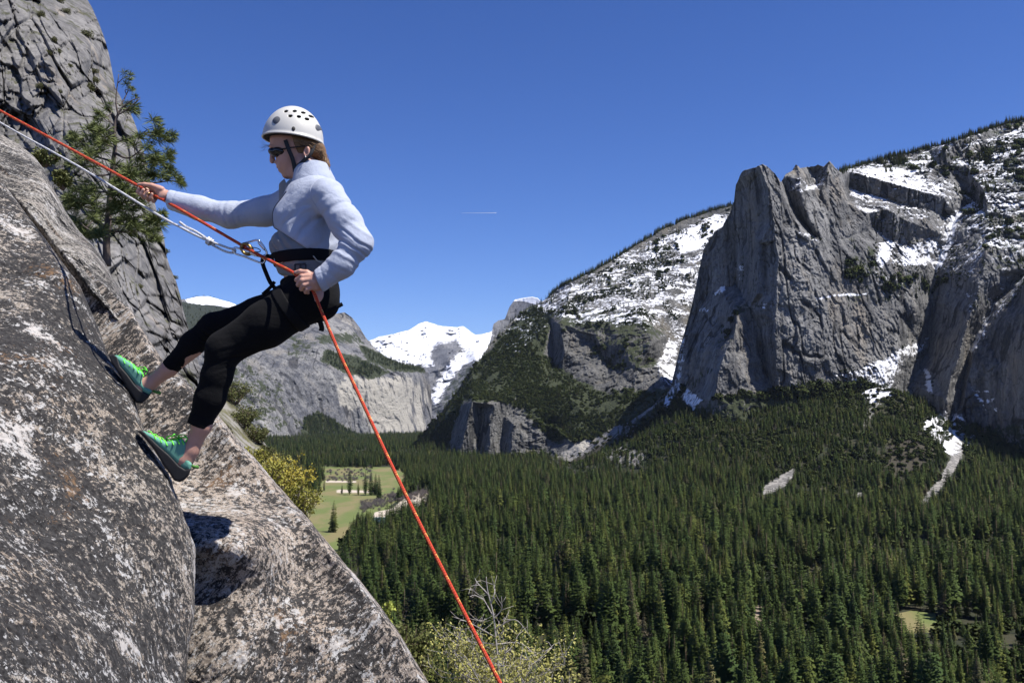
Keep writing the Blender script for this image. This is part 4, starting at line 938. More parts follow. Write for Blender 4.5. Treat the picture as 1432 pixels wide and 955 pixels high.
for sc, sz, am in ((3.6, 7.0, 1.0), (1.7, 3.0, .55), (.75, 1.2, .25)):
    Q = W + warp * .55; Q = Q + np.stack([Q[..., 2] * .26, 0 * Q[..., 0], 0 * Q[..., 0]], -1)
    cid, f1, e, g_ = worley(Q, (sc, sc, sz), int(280 + sc * 10)); tl = np.floor(cid * 997) % 7 / 3.0 - 1
    wj = .028 if sc > 3 else .04
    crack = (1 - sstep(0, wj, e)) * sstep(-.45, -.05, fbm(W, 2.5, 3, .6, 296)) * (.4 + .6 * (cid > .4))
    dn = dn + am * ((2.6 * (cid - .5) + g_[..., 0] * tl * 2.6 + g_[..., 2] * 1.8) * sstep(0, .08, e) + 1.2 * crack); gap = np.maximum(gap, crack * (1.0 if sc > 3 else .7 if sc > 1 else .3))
dn = dn + fbm(W, 1.0, 5, .64, 290) * .5
V = P(XK, YK, DK + dn); nx = 520
rows = [V]
for k, b in enumerate((3, 12, 40)):
    q_ = V[0].copy(); q_[:, 1] += b; q_[:, 0] -= b * .55 ; q_[:, 2] -= b * .1 * k; rows.insert(0, q_[None])
V = np.concatenate(rows); gp_ = np.concatenate([np.repeat(gap[:1], 3, 0), gap])
i = np.arange(len(V) - 1)[:, None] * nx; j = np.arange(nx - 1)[None]
f = np.stack([i + j, i + nx + j, i + nx + j + 1, i + j + 1], -1).reshape(-1, 4)
o = link('cliff', mesh_data('cliff', V.reshape(-1, 3), f, M_CLIFF, True, dict(gap=gp_.ravel()))); tag(o, 'tall cracked grey granite cliff at the left edge', None, None, 'structure')
CLIFF = V[3:]

# ---- brushy shoulder of the slope beyond the slab
ESh = [(240, 560), (270, 545), (300, 530), (318, 533), (330, 550), (345, 582), (358, 600), (372, 622), (392, 645), (410, 662), (424, 690), (431, 720), (436, 760), (446, 800), (480, 860), (530, 930), (580, 1000), (600, 1030)]
xx = np.linspace(240, 600, 260)[None]; t_ = np.array(ESh, float); top = np.interp(xx, t_[:, 0], t_[:, 1]) + 2.5 * fbm(np.stack([xx, 0 * xx, 0 * xx], -1), 15, 4, .6, 300)
ny = 160; bot = np.maximum(top + 60, 1020); v = np.linspace(0, 1, ny)[:, None]; YE = top + (bot - top) * v; XE = np.broadcast_to(xx, YE.shape).copy()
CEc = [(240, 480, 40), (318, 533, 36), (358, 600, 33), (424, 690, 28), (440, 760, 24), (540, 905, 17), (600, 1010, 14), (300, 600, 27), (380, 700, 23), (430, 800, 19), (300, 900, 12), (500, 1000, 11)]
c_ = np.array(CEc, float); DE = rbf(c_[:, :2], c_[:, 2], .08)(XE, YE); W = P(XE, YE, DE)
DE = DE + fbm(W, 3, 4, .55, 305) * .8 + worley(W, (1.2, 1.2, .9), 308)[0] * .5
V = P(XE, YE, DE); q_ = V[:1].copy(); q_[..., 0] *= (q_[..., 1] + 6) / q_[..., 1]; q_[..., 1] += 6; q_[..., 2] -= 4; V = np.concatenate([q_, V]); nx = 260
i = np.arange(len(V) - 1)[:, None] * nx; j = np.arange(nx - 1)[None]
f = np.stack([i + j, i + nx + j, i + nx + j + 1, i + j + 1], -1).reshape(-1, 4)
n = NT('brushy_ground'); p = n.pos(); c = n.mix(n.step(n.noise(p, 1.4, 6, .65), .42, .6), (.24, .225, .20), (.085, .08, .04)); c = n.mix(n.step(n.noise(p, .9, 6, .65), .48, .6), c, (.11, .105, .045))
M_SHOULDER = n.done(c, .95, n.bump(n.noise(p, 6, 4, .6), .6, .1))
o = link('hillside', mesh_data('hillside', V.reshape(-1, 3), f, M_SHOULDER, True)); tag(o, 'stony brush covered hillside beyond the slab', None, None, 'structure')
SHOULDER = V[1:]
# the slope below us, out of sight under the frame, that the lower shrub is rooted in
xs_ = np.linspace(-14, 22, 60); ysl = np.linspace(7.4, 190, 150); XX2, YY2 = np.meshgrid(xs_, ysl); XX2 = XX2 * (1 + YY2 / 40)
ZZ2 = CAMZ - 3.4 - (YY2 - 7.4) * .84 + fbm(np.stack([XX2, YY2, 0 * XX2], -1), 9, 4, .5, 310) * .6; 
i = np.arange(149)[:, None] * 60; j = np.arange(59)[None]
o = link('lower_slope', mesh_data('lower_slope', np.stack([XX2, YY2, ZZ2], -1).reshape(-1, 3), np.stack([i + j, i + j + 1, i + 60 + j + 1, i + 60 + j], -1).reshape(-1, 4), M_SHOULDER, True)); tag(o, 'steep brushy slope falling away below the slab', None, None, 'structure')

# ================================================================== plants near us
def leaves_mb(cent, size, r, aspect=.55, outward=None):
    """one little folded leaf per centre"""
    n = len(cent); a = r.normal(0, 1, (n, 3)); a /= np.linalg.norm(a, axis=1)[:, None]
    if outward is not None: a = a * .8 + outward * .9; a /= np.linalg.norm(a, axis=1)[:, None]
    b = r.normal(0, 1, (n, 3)); b -= a * (a * b).sum(1)[:, None]; b /= np.linalg.norm(b, axis=1)[:, None]; cN = np.cross(a, b)
    s = (size * r.uniform(.6, 1.3, n))[:, None]
    V = np.stack([cent, cent + a * s * .5 + b * s * aspect * .5 + cN * s * .12, cent + a * s, cent + a * s * .5 - b * s * aspect * .5 + cN * s * .12], 1).reshape(-1, 3)
    return V, np.arange(4 * n).reshape(n, 4)

def shrub(name, label, cat, base, w, h, nst, nleaf, leaf, mleaf, mstem, seed, group=None, twig=.012, bare=0., lean=(0, 0), spread=.5):
    r = np.random.default_rng(seed); base = np.asarray(base, float)
    t = thing(name, label, cat, base, group); st = MB(); tips = []
    for k in range(nst):
        a = r.uniform(0, 6.283); out = w * spread * math.sqrt(r.random()) * 1.0; hh = h * r.uniform(.55, 1.0) * (1 - .35 * (out / (w * spread)) ** 2)
        e = base + np.array([math.cos(a) * out + lean[0] * hh, math.sin(a) * out + lean[1] * hh, hh]); o = base + np.array([math.cos(a), math.sin(a), 0]) * w * .05
        path = smooth_path([o, o * .6 + e * .4 + r.normal(0, .04, 3) * w + [0, 0, .04 * h], o * .25 + e * .75 + r.normal(0, .05, 3) * w, e], 9)
        tube(st, path, np.linspace(twig, twig * .3, len(path)), 5)
        for q in range(7):
            i0 = r.integers(len(path) // 3, len(path)); d = r.normal(0, 1, 3); d[2] = abs(d[2]) * .8; d /= np.linalg.norm(d); L = .22 * min(w, h) * r.uniform(.4, 1.1)
            pp = smooth_path([path[i0], path[i0] + d * L * .5 + r.normal(0, .05, 3) * L, path[i0] + d * L + [0, 0, .1 * L]], 5); tube(st, pp, np.linspace(twig * .42, twig * .16, len(pp)), 4); tips += [pp[-1], pp[len(pp) // 2], pp[-2]]
    part('stems', st.mesh('stems', mstem), t)
    tips = np.array(tips); c = tips[r.integers(0, len(tips), nleaf)] + r.normal(0, 1, (nleaf, 3)) * .05 * min(w, h)
    if bare: c = c[(c[:, 2] - base[2]) < h * (1 - bare * r.random(len(c)))]
    lv, lf = leaves_mb(c, leaf, r); part('foliage', mesh_data('foliage', lv, lf, mleaf, False), t)
    return t
def foliage(name, a, b, tr=.25):
    n = NT(name); q = n.noise(n.pos(), 9, 4, .7); c = n.mix(q, a, b); m = n.done(c, .6, Specular_IOR_Level=.25)
    return m
M_YEL = foliage('yellow_green_leaves', (.12, .125, .02), (.36, .33, .055)); M_OLIVE = foliage('olive_leaves', (.05, .064, .018), (.155, .16, .045)); M_FRESH = foliage('fresh_leaves', (.20, .24, .04), (.42, .45, .09)); M_GOLD = foliage('golden_leaves', (.22, .185, .022), (.44, .36, .05))
M_DRY = foliage('dry_oak_leaves', (.19, .185, .04), (.48, .45, .14)); M_TWIG = plain('grey_twig', (.40, .365, .335), .9); M_STEM = plain('brown_stem', (.14, .10, .07), .9)
def on_shoulder(px, py):
    k = np.argmin((proj(SHOULDER.reshape(-1, 3))[0] - px) ** 2 + (proj(SHOULDER.reshape(-1, 3))[1] - py) ** 2); return SHOULDER.reshape(-1, 3)[k]
def px2m(p, n): return n * p[1] / F
for (px, py, w_, h_, ml, lab, sd) in [(328, 566, 46, 40, M_OLIVE, 'olive green shrub beside the black trouser leg, highest on the slope', 1), (340, 598, 46, 36, M_OLIVE, 'olive shrub just below the highest one on the slope', 2), (358, 618, 40, 30, M_OLIVE, 'small dark olive shrub standing out against the pale cliff', 3),
      (372, 640, 28, 22, M_OLIVE, 'small olive tuft above the golden shrub', 4), (350, 655, 56, 34, M_YEL, 'dry yellowish shrub between the slab edge and the golden shrub', 5), (400, 694, 74, 62, M_GOLD, 'golden yellow leafed shrub in the middle of the clump by the meadow', 6),
      (376, 692, 66, 52, M_YEL, 'yellow green shrub left of the golden one', 7), (414, 732, 74, 62, M_YEL, 'largest yellow green shrub low down by the slab edge and meadow', 8), (392, 668, 52, 36, M_DRY, 'pale dry twiggy shrub just above the golden one', 9)]:
    b = on_shoulder(px, py); w_, h_ = px2m(b, w_), px2m(b, h_)
    shrub('shrub', lab, 'shrub', b - [0, 0, .1], w_, h_, 24, 1900, .045 * max(w_, h_) + .015, ml, M_STEM, 500 + sd, 'shrubs on the slope beyond the slab', twig=.012)
b = P(562, 955, 15.0); shrub('shrub', 'green leafy shrub behind the lower edge of the slab', 'shrub', b - [0, 0, .3], 1.15, 1.35, 34, 5200, .062, M_OLIVE, M_STEM, 540, twig=.013, lean=(-.12, 0))
b = P(541, 893, 12.5); shrub('shrub', 'small bright green sprig peeping over the slab edge', 'shrub', b, .22, .66, 7, 220, .066, M_FRESH, M_STEM, 541, twig=.006, lean=(.0, 0), spread=.35)
b = P(700, 1010, 9.2); shrub('oak_shrub', 'twiggy half bare shrub with pale grey branches and yellow leaves under the rope', 'shrub', b, 1.35, 1.0, 50, 6500, .030, M_DRY, M_TWIG, 542, twig=.0065, bare=.25, lean=(-.05, 0), spread=.5)
r = np.random.default_rng(77); t = [o for o in bpy.data.objects if o.name.startswith('oak_shrub')][0]
st = MB(); b = P(700, 1010, 9.2)
tall = smooth_path([b + [0, 0, .3], P(694, 900, 9.2), P(690, 860, 9.2), P(682, 826, 9.2), P(680, 806, 9.2)], 24); tube(st, tall, np.linspace(.010, .003, len(tall)), 6)
for (x0, y0, x1, y1, x2, y2) in [(690, 862, 676, 838, 658, 822), (686, 845, 692, 826, 689, 812), (690, 866, 702, 850, 696, 836), (684, 832, 668, 815, 664, 808), (692, 880, 720, 866, 742, 890), (694, 900, 730, 900, 762, 930), (692, 890, 660, 872, 634, 862), (700, 930, 740, 930, 772, 905), (690, 900, 650, 895, 622, 878), (676, 838, 664, 832, 657, 834)]:
    q_ = smooth_path([P(x0, y0, 9.2), P(x1, y1, 9.2 + r.normal(0, .12)), P(x2, y2, 9.2 + r.normal(0, .2))], 10); tube(st, q_, np.linspace(.006, .002, len(q_)), 5)
    for k in range(4):
        i0 = r.integers(3, len(q_)); d = r.normal(0, 1, 3) * [1, .6, 1] + [0, 0, .5]; d /= np.linalg.norm(d); tube(st, np.stack([q_[i0], q_[i0] + d * .06, q_[i0] + d * .12 + r.normal(0, .02, 3)]), [.003, .002, .0014], 4)
part('branch', st.mesh('branch', M_TWIG), t)

# ---- small pine on the ledge
M_NEEDLE = foliage('pine_needles', (.05, .078, .018), (.19, .215, .07)); M_PBARK = NT('pine_bark'); _p = M_PBARK.pos(); M_PBARK = M_PBARK.done(M_PBARK.mix(M_PBARK.noise(_p, 14, 5, .7), (.055, .045, .040), (.19, .15, .125)), .95)
PD = 12.0
pine = thing('pine_tree', 'small open pine with tufted needles growing from the ledge in front of the cliff', 'pine', P(150, 372, PD))
tm = MB(); tr_pts = [(150, 372), (149, 340), (152, 300), (155, 262), (158, 230), (161, 205), (160, 182), (163, 165), (170, 152), (178, 145), (186, 140), (196, 136)]
trunk = smooth_path([P(x, y, PD) for x, y in tr_pts], 66); tube(tm, trunk, np.interp(np.linspace(0, 1, len(trunk)), [0, .12, .4, .7, 1], [.052, .044, .028, .014, .004]), 10); part('trunk', tm.mesh('trunk', M_PBARK), pine)
LIMB = [((165, 160), (166, 104), 0, [(179, 107, 9)]), ((167, 148), (180, 126), .1, [(182, 127, 7)]), ((164, 160), (196, 138), 0, [(184, 155, 13), (178, 150, 8)]), ((161, 178), (146, 160), .2, [(144, 163, 11), (152, 152, 8)]),
        ((160, 200), (208, 184), -.2, [(216, 179, 14), (226, 188, 10), (241, 192, 11), (222, 198, 10)]), ((160, 214), (200, 208), -.4, [(190, 196, 12), (205, 212, 12), (215, 222, 11), (196, 222, 12)]), ((158, 236), (222, 222), .1, [(226, 222, 12), (238, 218, 9), (212, 228, 12), (230, 232, 9)]),
        ((157, 248), (246, 252), -.1, [(232, 246, 11), (246, 250, 10), (252, 258, 8), (215, 250, 13), (198, 246, 12), (240, 240, 9)]), ((156, 252), (190, 250), -.5, [(180, 246, 14), (192, 256, 12), (172, 238, 13)]), ((158, 226), (116, 200), .2, [(112, 196, 13), (122, 206, 14), (104, 190, 10), (128, 192, 12)]),
        ((157, 244), (108, 232), -.1, [(108, 230, 12), (118, 222, 13), (132, 226, 14), (140, 212, 13)]), ((160, 206), (140, 186), -.3, [(140, 184, 12), (148, 192, 13), (134, 178, 9)]), ((154, 268), (108, 264), .1, [(104, 266, 12), (118, 262, 13), (130, 270, 13)]),
        ((152, 296), (100, 282), -.2, [(104, 280, 14), (118, 288, 15), (98, 292, 10), (132, 284, 14)]), ((152, 306), (204, 300), -.3, [(206, 302, 15), (192, 294, 15), (216, 312, 12), (178, 300, 15), (224, 304, 9)]), ((150, 318), (112, 312), .2, [(110, 308, 14), (122, 318, 14), (134, 306, 14)]),
        ((151, 322), (208, 322), .1, [(210, 326, 13), (196, 318, 14), (180, 324, 14), (168, 314, 14), (220, 336, 9)]), ((151, 300), (170, 282), -.5, [(168, 280, 15), (178, 272, 12), (162, 290, 14)]), ((150, 330), (134, 334), -.4, [(132, 330, 12), (142, 322, 12)]), ((155, 262), (176, 262), -.6, [(172, 262, 12), (162, 256, 11)])]
rp = np.random.default_rng(88)
for (a, b, dy, tufts) in LIMB:
    p0, p1 = P(*a, PD), P(*b, PD + dy * 1.6); mid = (p0 + p1) / 2 + np.array([0, 0, -.05]) + rp.normal(0, .03, 3)
    path = smooth_path([p0, mid, p1], 12); lm = MB(); L = np.linalg.norm(p1 - p0); tube(lm, path, np.linspace(.010 + .010 * L, .005, len(path)), 6)
    V = []; Fc = []; k = 0
    for (x, y, s) in tufts:
        s = s * 1.08 * PD / F; c = P(x, y, PD + dy * 1.6 + rp.normal(0, .06)); i0 = np.argmin(((path - c) ** 2).sum(1)); i0 = max(1, i0 - 2)
        q_ = smooth_path([path[i0], (path[i0] + c) / 2 + rp.normal(0, .02, 3), c], 6); tube(lm, q_, np.linspace(.007, .004, len(q_)), 5)
        ax = c - path[max(0, i0 - 1)]; ax = ax / (np.linalg.norm(ax) + 1e-6) + np.array([0, 0, .5])
        for m in range(4):
            cc = c + rp.normal(0, .38, 3) * s
            for q in range(58):
                d = rp.normal(0, 1, 3) + ax * .75; d /= np.linalg.norm(d); sd = np.cross(d, rp.normal(0, 1, 3)); sd /= np.linalg.norm(sd)
                ln = s * rp.uniform(.75, 1.2); w_ = .0024
                V += [cc - sd * w_ + d * .01, cc + sd * w_ + d * .01, cc + d * ln * .6 + sd * w_ * .8, cc + d * ln + [0, 0, -.12 * ln]]; Fc.append((k, k + 1, k + 2, k + 3)); k += 4
    lo_ = part('branch', lm.mesh('branch', M_PBARK), pine); nd = mesh_data('needles', np.array(V), np.array(Fc), M_NEEDLE, False); q_ = link('needles', nd, lo_)

# ---- small bushes rooted in the cliff cracks
M_CBUSH = foliage('cliff_bush_leaves', (.06, .07, .024), (.16, .155, .055)); CF = CLIFF.reshape(-1, 3); cpx, cpy = proj(CF)
for n_, (px, py, s, lab) in enumerate([(56, 122, 5.5, 'small round green bush in the crack in the middle of the cliff'), (76, 57, 5, 'small olive bush high on the cliff face'), (82, 74, 5.5, 'bush just below the highest small one on the cliff'), (68, 76, 5, 'dark bush in the long vertical crack'), (122, 50, 8, 'widest bush on the pale upper shoulder of the cliff'),
        (82, 3, 8, 'dark bush at the top edge of the frame on the cliff'), (58, 22, 6, 'bush in the crack near the upper left of the cliff'), (126, 126, 8, 'largest dark bush on the right part of the cliff, left of the pine'), (134, 114, 6, 'bush directly above the largest dark one'), (98, 93, 4, 'tiny bush in a niche of the cliff centre'), (133, 102, 5, 'upper tuft beside the pale rock strip'), (94, 18, 6, 'low bush on the cliff ledge just under the top frame'),
        (30, 148, 3.5, 'tiny tuft low on the left of the cliff'), (84, 130, 4, 'little tuft on the ledge below the cliff centre'), (196, 402, 5, 'dry tuft on the lower cliff blocks right of the pine'), (236, 352, 5, 'small bush on the cliff edge above the white tether rope'), (258, 384, 4, 'tiny plant on the lower cliff skyline')]):
    k = np.argmin((cpx - px) ** 2 + (cpy - py) ** 2); b = CF[k]; s = s * b[1] / F
    t = thing('cliff_bush', lab, 'bush', b, 'bushes growing in the cliff'); r = np.random.default_rng(600 + n_)
    c = r.normal(0, 1, (1100, 3)); c /= np.linalg.norm(c, axis=1)[:, None]; c = c * (r.random((1100, 1)) ** .4) * s * [1.05, .9, .8] * (1 + .25 * np.sin(c[:, :1] * 5 + n_)) + b + [0, -.2 * s, .25 * s]
    lv, lf = leaves_mb(c, .17 * s, r, .8); part('foliage', mesh_data('foliage', lv, lf, M_CBUSH, False), t)
    st = MB()
    for q in range(5): tube(st, np.stack([b + [0, .2 * s, -.3 * s], b + r.normal(0, .3, 3) * s, b + r.normal(0, .6, 3) * s + [0, 0, .3 * s]]), [.06 * s, .04 * s, .02 * s], 5)
    part('stems', st.mesh('stems', M_STEM), t)
k = np.argmin((cpx - 40) ** 2 + (cpy - 205) ** 2)
for n_, (px, py, w_, h_, lab) in enumerate([(62, 226, 40, 16, 'low mossy brush behind the top of the grey boulder'), (88, 258, 26, 20, 'olive brush on the ledge at the left foot of the pine')]):
    b = P(px, py + 8, 9.5); shrub('shrub', lab, 'shrub', b, w_ * 9.5 / F, h_ * 9.5 / F + .06, 16, 1300, .035, M_OLIVE, M_STEM, 650 + n_, twig=.006)
# ================================================================== the climber: signed distance bodies, then a surface
YB = 4.0; MPP = YB / F            # metres per photo pixel at the climber
def S(px, py, dy=0.): return P(px, py, YB + dy)
def sd_cone(p, a, b, r1, r2):
    ba = b - a; l2 = ba @ ba; rr = r1 - r2; a2 = l2 - rr * rr; il2 = 1.0 / l2
    pa = p - a; y = pa @ ba; z = y - l2
    q = pa * l2 - y[..., None] * ba; x2 = (q ** 2).sum(-1); y2 = y * y * l2; z2 = z * z * l2
    k = np.sign(rr) * rr * rr * x2
    d = (np.sqrt(np.maximum(x2 * a2 * il2, 0)) + y * rr) * il2 - r1
    d = np.where(np.sign(z) * a2 * z2 > k, np.sqrt(x2 + z2) * il2 - r2, d)
    return np.where(np.sign(y) * a2 * y2 < k, np.sqrt(x2 + y2) * il2 - r1, d)
def sd_ell(p, c, r, rot=0.):
    q = p - c
    if rot: cs, sn = math.cos(rot), math.sin(rot); q = np.stack([q[..., 0] * cs + q[..., 2] * sn, q[..., 1], -q[..., 0] * sn + q[..., 2] * cs], -1)
    r = np.asarray(r, float); k0 = np.sqrt(((q / r) ** 2).sum(-1)); k1 = np.sqrt(((q / r ** 2) ** 2).sum(-1))
    return k0 * (k0 - 1) / (k1 + 1e-9)
def smin(a, b, k):
    h = np.clip(.5 + .5 * (b - a) / k, 0, 1); return b + (a - b) * h - k * h * (1 - h)
def smax(a, b, k): return -smin(-a, -b, k)
def C(a, b, r1=None, r2=None):      # cone from (px,py,dy,rpx)
    A, Bp = S(*a[:3]), S(*b[:3]); ra, rb = a[3] * MPP, b[3] * MPP
    return lambda p: sd_cone(p, A, Bp, ra, rb)
def El(px, py, dy, rx, ry, rz, rot=0.):   # radii: px, metres (depth), px
    c = S(px, py, dy); r = (rx * MPP, ry, rz * MPP); t = math.radians(rot); return lambda p: sd_ell(p, c, r, t)
def local(f, px, py, dy, r):
    c = S(px, py, dy)
    def g(p):
        lo_, hi_ = p.min(0), p.max(0); q = np.clip(c, lo_, hi_)
        if ((q - c) ** 2).sum() > (r + .05) ** 2: return np.full(p.shape[:-1], 1.0)
        return f(p)
    return g
def blend(k, *fs):
    def f(p):
        d = fs[0](p)
        for g in fs[1:]: d = smin(d, g(p), k)
        return d
    return f
def half(px, py, nx, nz, ny=0., dy=0.):    # keep the side the image-plane normal (nx right, nz up) points away from
    o = S(px, py, dy); n = np.array([nx, ny, nz], float); n /= np.linalg.norm(n); return lambda p: (p - o) @ n

def surface(sdf, lo, hi, h):
    """naive surface nets, evaluated only in blocks near the surface"""
    lo, hi = np.asarray(lo, float), np.asarray(hi, float); B = 8
    nb = np.ceil((hi - lo) / (h * B)).astype(int); n = nb * B
    val = np.ones(n + 1, np.float32)
    bc = np.stack(np.meshgrid(*[lo[k] + (np.arange(nb[k]) + .5) * B * h for k in range(3)], indexing='ij'), -1).reshape(-1, 3)
    db = sdf(bc); near = np.abs(db) < B * h * 1.0 + .010
    off = np.stack(np.meshgrid(*[np.arange(B + 1)] * 3, indexing='ij'), -1).reshape(-1, 3)
    bi = np.stack(np.meshgrid(*[np.arange(k) for k in nb], indexing='ij'), -1).reshape(-1, 3)
    for k in np.where((~near) & (db < 0))[0]:
        a = bi[k] * B; val[a[0]:a[0] + B + 1, a[1]:a[1] + B + 1, a[2]:a[2] + B + 1] = -1
    idx = np.where(near)[0]
    for s in range(0, len(idx), 80):
        g = (bi[idx[s:s + 80], None, :] * B + off[None]).reshape(-1, 3)
        val[g[:, 0], g[:, 1], g[:, 2]] = sdf(lo + g * h)
    neg = val < 0
    cs = np.zeros(n, np.uint8)
    for dx in (0, 1):
        for dy in (0, 1):
            for dz in (0, 1): cs += neg[dx:dx + n[0], dy:dy + n[1], dz:dz + n[2]]
    act = np.argwhere((cs > 0) & (cs < 8)); cid = np.full(n, -1, np.int64); cid[act[:, 0], act[:, 1], act[:, 2]] = np.arange(len(act))
    acc = np.zeros((len(act), 3)); cnt = np.zeros(len(act))
    cor = [(x, y, z) for x in (0, 1) for y in (0, 1) for z in (0, 1)]
    cv = {c: val[act[:, 0] + c[0], act[:, 1] + c[1], act[:, 2] + c[2]] for c in cor}
    for c in cor:
        for ax in range(3):
            if c[ax]: continue
            d = list(c); d[ax] = 1; a, b = cv[c], cv[tuple(d)]; m = (a < 0) != (b < 0)
            t = np.where(m, a / np.where(m, a - b, 1), 0); p = np.array(c, float)[None].repeat(len(act), 0); p[:, ax] = t
            acc += np.where(m[:, None], p, 0); cnt += m
    V = lo + (act + acc / cnt[:, None]) * h
    F4 = []
    for ax in range(3):
        u, w = (ax + 1) % 3, (ax + 2) % 3
        sl0 = [slice(None)] * 3; sl1 = [slice(None)] * 3; sl0[ax] = slice(0, n[ax]); sl1[ax] = slice(1, n[ax] + 1)
        A, Bn = neg[tuple(sl0)], neg[tuple(sl1)]
        e = np.argwhere(A != Bn); e = e[(e[:, u] > 0) & (e[:, w] > 0) & (e[:, u] < n[u]) & (e[:, w] < n[w])]
        q = []
        for du, dw in ((-1, -1), (0, -1), (0, 0), (-1, 0)):
            c = e.copy(); c[:, u] += du; c[:, w] += dw; q.append(cid[c[:, 0], c[:, 1], c[:, 2]])
        q = np.stack(q, 1); fl = ~A[e[:, 0], e[:, 1], e[:, 2]]; q[fl] = q[fl][:, ::-1]; F4.append(q)
    return V, np.concatenate(F4)

def pxbox(x0, y0, x1, y1, d0, d1):
    c = np.concatenate([S(np.array([x0, x1]), np.array([y0, y1]), d0), S(np.array([x0, x1]), np.array([y0, y1]), d1)]); return c.min(0), c.max(0)

# ---- fabrics and skin
def cloth(name, a, b, bump=.4, scale=700, fuzz=.3, rough=.95, spec=.15):
    n = NT(name); p = n.pos(); q = n.noise(p, 24, 4, .6); c = n.mix(q, a, b); f = n.noise(p, scale, 3, .7)
    big = n.bump(n.noise(n.mapping(p, (1, .7, 1.6), (0, .5, 0)), 15, 5, .62, 1.0), .28, .015)       # soft creases in the cloth
    c = n.mix(n.step(f, .35, .7, 0, .35), c, tuple(x * .82 for x in a))
    m = n.done(c, rough, n.bump(n.math('ADD', n.math('MULTIPLY', n.noise(p, 60, 5, .7), .6), n.math('MULTIPLY', f, .4)), bump, .006, big), Specular_IOR_Level=spec)
    if fuzz: n.b.inputs['Sheen Weight'].default_value = fuzz; n.b.inputs['Sheen Roughness'].default_value = .5
    return m
M_FLEECE = cloth('blue_fleece', (.40, .44, .535), (.475, .515, .61), .5, 320, .12)
M_SHIRT = cloth('grey_shirt', (.20, .205, .21), (.255, .26, .26), .25)
M_TIGHT = cloth('black_leggings', (.0065, .0065, .007), (.011, .011, .012), .25, 600, .012, .95, .10)
M_WEB = plain('black_webbing', (.007, .007, .008), .8, Specular_IOR_Level=.15)
def skin_material():
    n = NT('skin'); p = n.pos(); t = n.noise(p, 30, 4, .6)
    c = n.mix(t, (.50, .265, .195), (.60, .345, .26)); c = n.mix(n.attr('tint'), c, (.42, .12, .11))
    n.b.inputs['Subsurface Weight'].default_value = .12; n.b.inputs['Subsurface Radius'].default_value = (.012, .005, .003); n.b.inputs['Subsurface Scale'].default_value = .5
    return n.done(c, .5, n.bump(n.noise(p, 350, 3, .6), .15, .002), Specular_IOR_Level=.35)
M_SKIN = skin_material()

climber = thing('person', 'woman in a white helmet, pale blue fleece and black leggings, leaning back on the rope', 'person', S(240, 660))

# ---- hands: palms and five separate curled fingers
def chain(pts, k=.004):
    fs = [C(a, b) for a, b in zip(pts[:-1], pts[1:])]
    def f(p):
        d = fs[0](p)
        for g in fs[1:]: d = smin(d, g(p), k)
        return d
    return f
# brake hand at the hip: knuckles towards us, fingers wrap the rope
NH = -.27
near_palm = blend(.010, C((450, 397, NH + .012, 8.6), (441, 394, NH, 8.8)), El(438, 394, NH + .004, 9.0, .017, 11.5, -15), C((441, 386, NH, 5), (443, 402, NH + .004, 5)))
near_f = [chain([(434, 386.5, NH - .004, 3.7), (422, 386.5, NH - .012, 3.3), (415, 391.5, NH + .004, 3.0), (419, 394.5, NH + .028, 2.6)]),
          chain([(434, 391, NH - .008, 3.8), (422, 392.5, NH - .017, 3.4), (417, 398, NH + .002, 3.0), (422, 400.5, NH + .028, 2.6)]),
          chain([(435, 396.2, NH - .008, 3.6), (425, 399, NH - .015, 3.2), (421.5, 404, NH + .003, 2.9), (426, 405.5, NH + .028, 2.5)]),
          chain([(437, 401.5, NH - .004, 3.2), (430, 405, NH - .010, 2.8), (427.5, 408.6, NH + .006, 2.5), (431, 409.5, NH + .026, 2.2)])]
near_thumb = chain([(440, 388, NH + .008, 4.6), (429, 381.5, NH + .004, 4.0), (420, 380, NH + .006, 3.4), (413.5, 381.5, NH + .012, 2.9)])
# guide hand up the rope: palm towards us, fingers curl up over it
FH = .13
far_palm = blend(.010, C((240, 276, FH + .006, 7.6), (226, 271, FH + .010, 8.2)), El(216, 271, FH + .016, 13, .013, 8.6, 14), C((222, 265, FH, 6.2), (213, 262, FH, 4.6)), El(227, 275, FH - .008, 7.5, .012, 5.2, 22))
far_f = [chain([(205, 266, FH + .024, 3.5), (197, 271.5, FH + .010, 3.2), (192.8, 268.5, FH - .014, 2.9), (195, 263.5, FH - .018, 2.6)]),
         chain([(209, 269, FH + .026, 3.6), (201.5, 276, FH + .008, 3.3), (197.5, 271.5, FH - .018, 3.0), (200.5, 265.8, FH - .022, 2.7)]),
         chain([(214, 272, FH + .026, 3.5), (208, 279.5, FH + .006, 3.2), (203.5, 274.5, FH - .020, 2.9), (206.5, 268.4, FH - .024, 2.6)]),
         chain([(219.5, 275, FH + .022, 3.2), (215, 281.5, FH + .004, 2.9), (210.5, 277, FH - .020, 2.6), (212.5, 271.5, FH - .024, 2.3)])]
far_thumb = chain([(226, 265, FH - .004, 4.6), (212, 259.8, FH - .012, 3.8), (202, 258.2, FH - .016, 3.2), (194.5, 258.2, FH - .014, 2.7)])

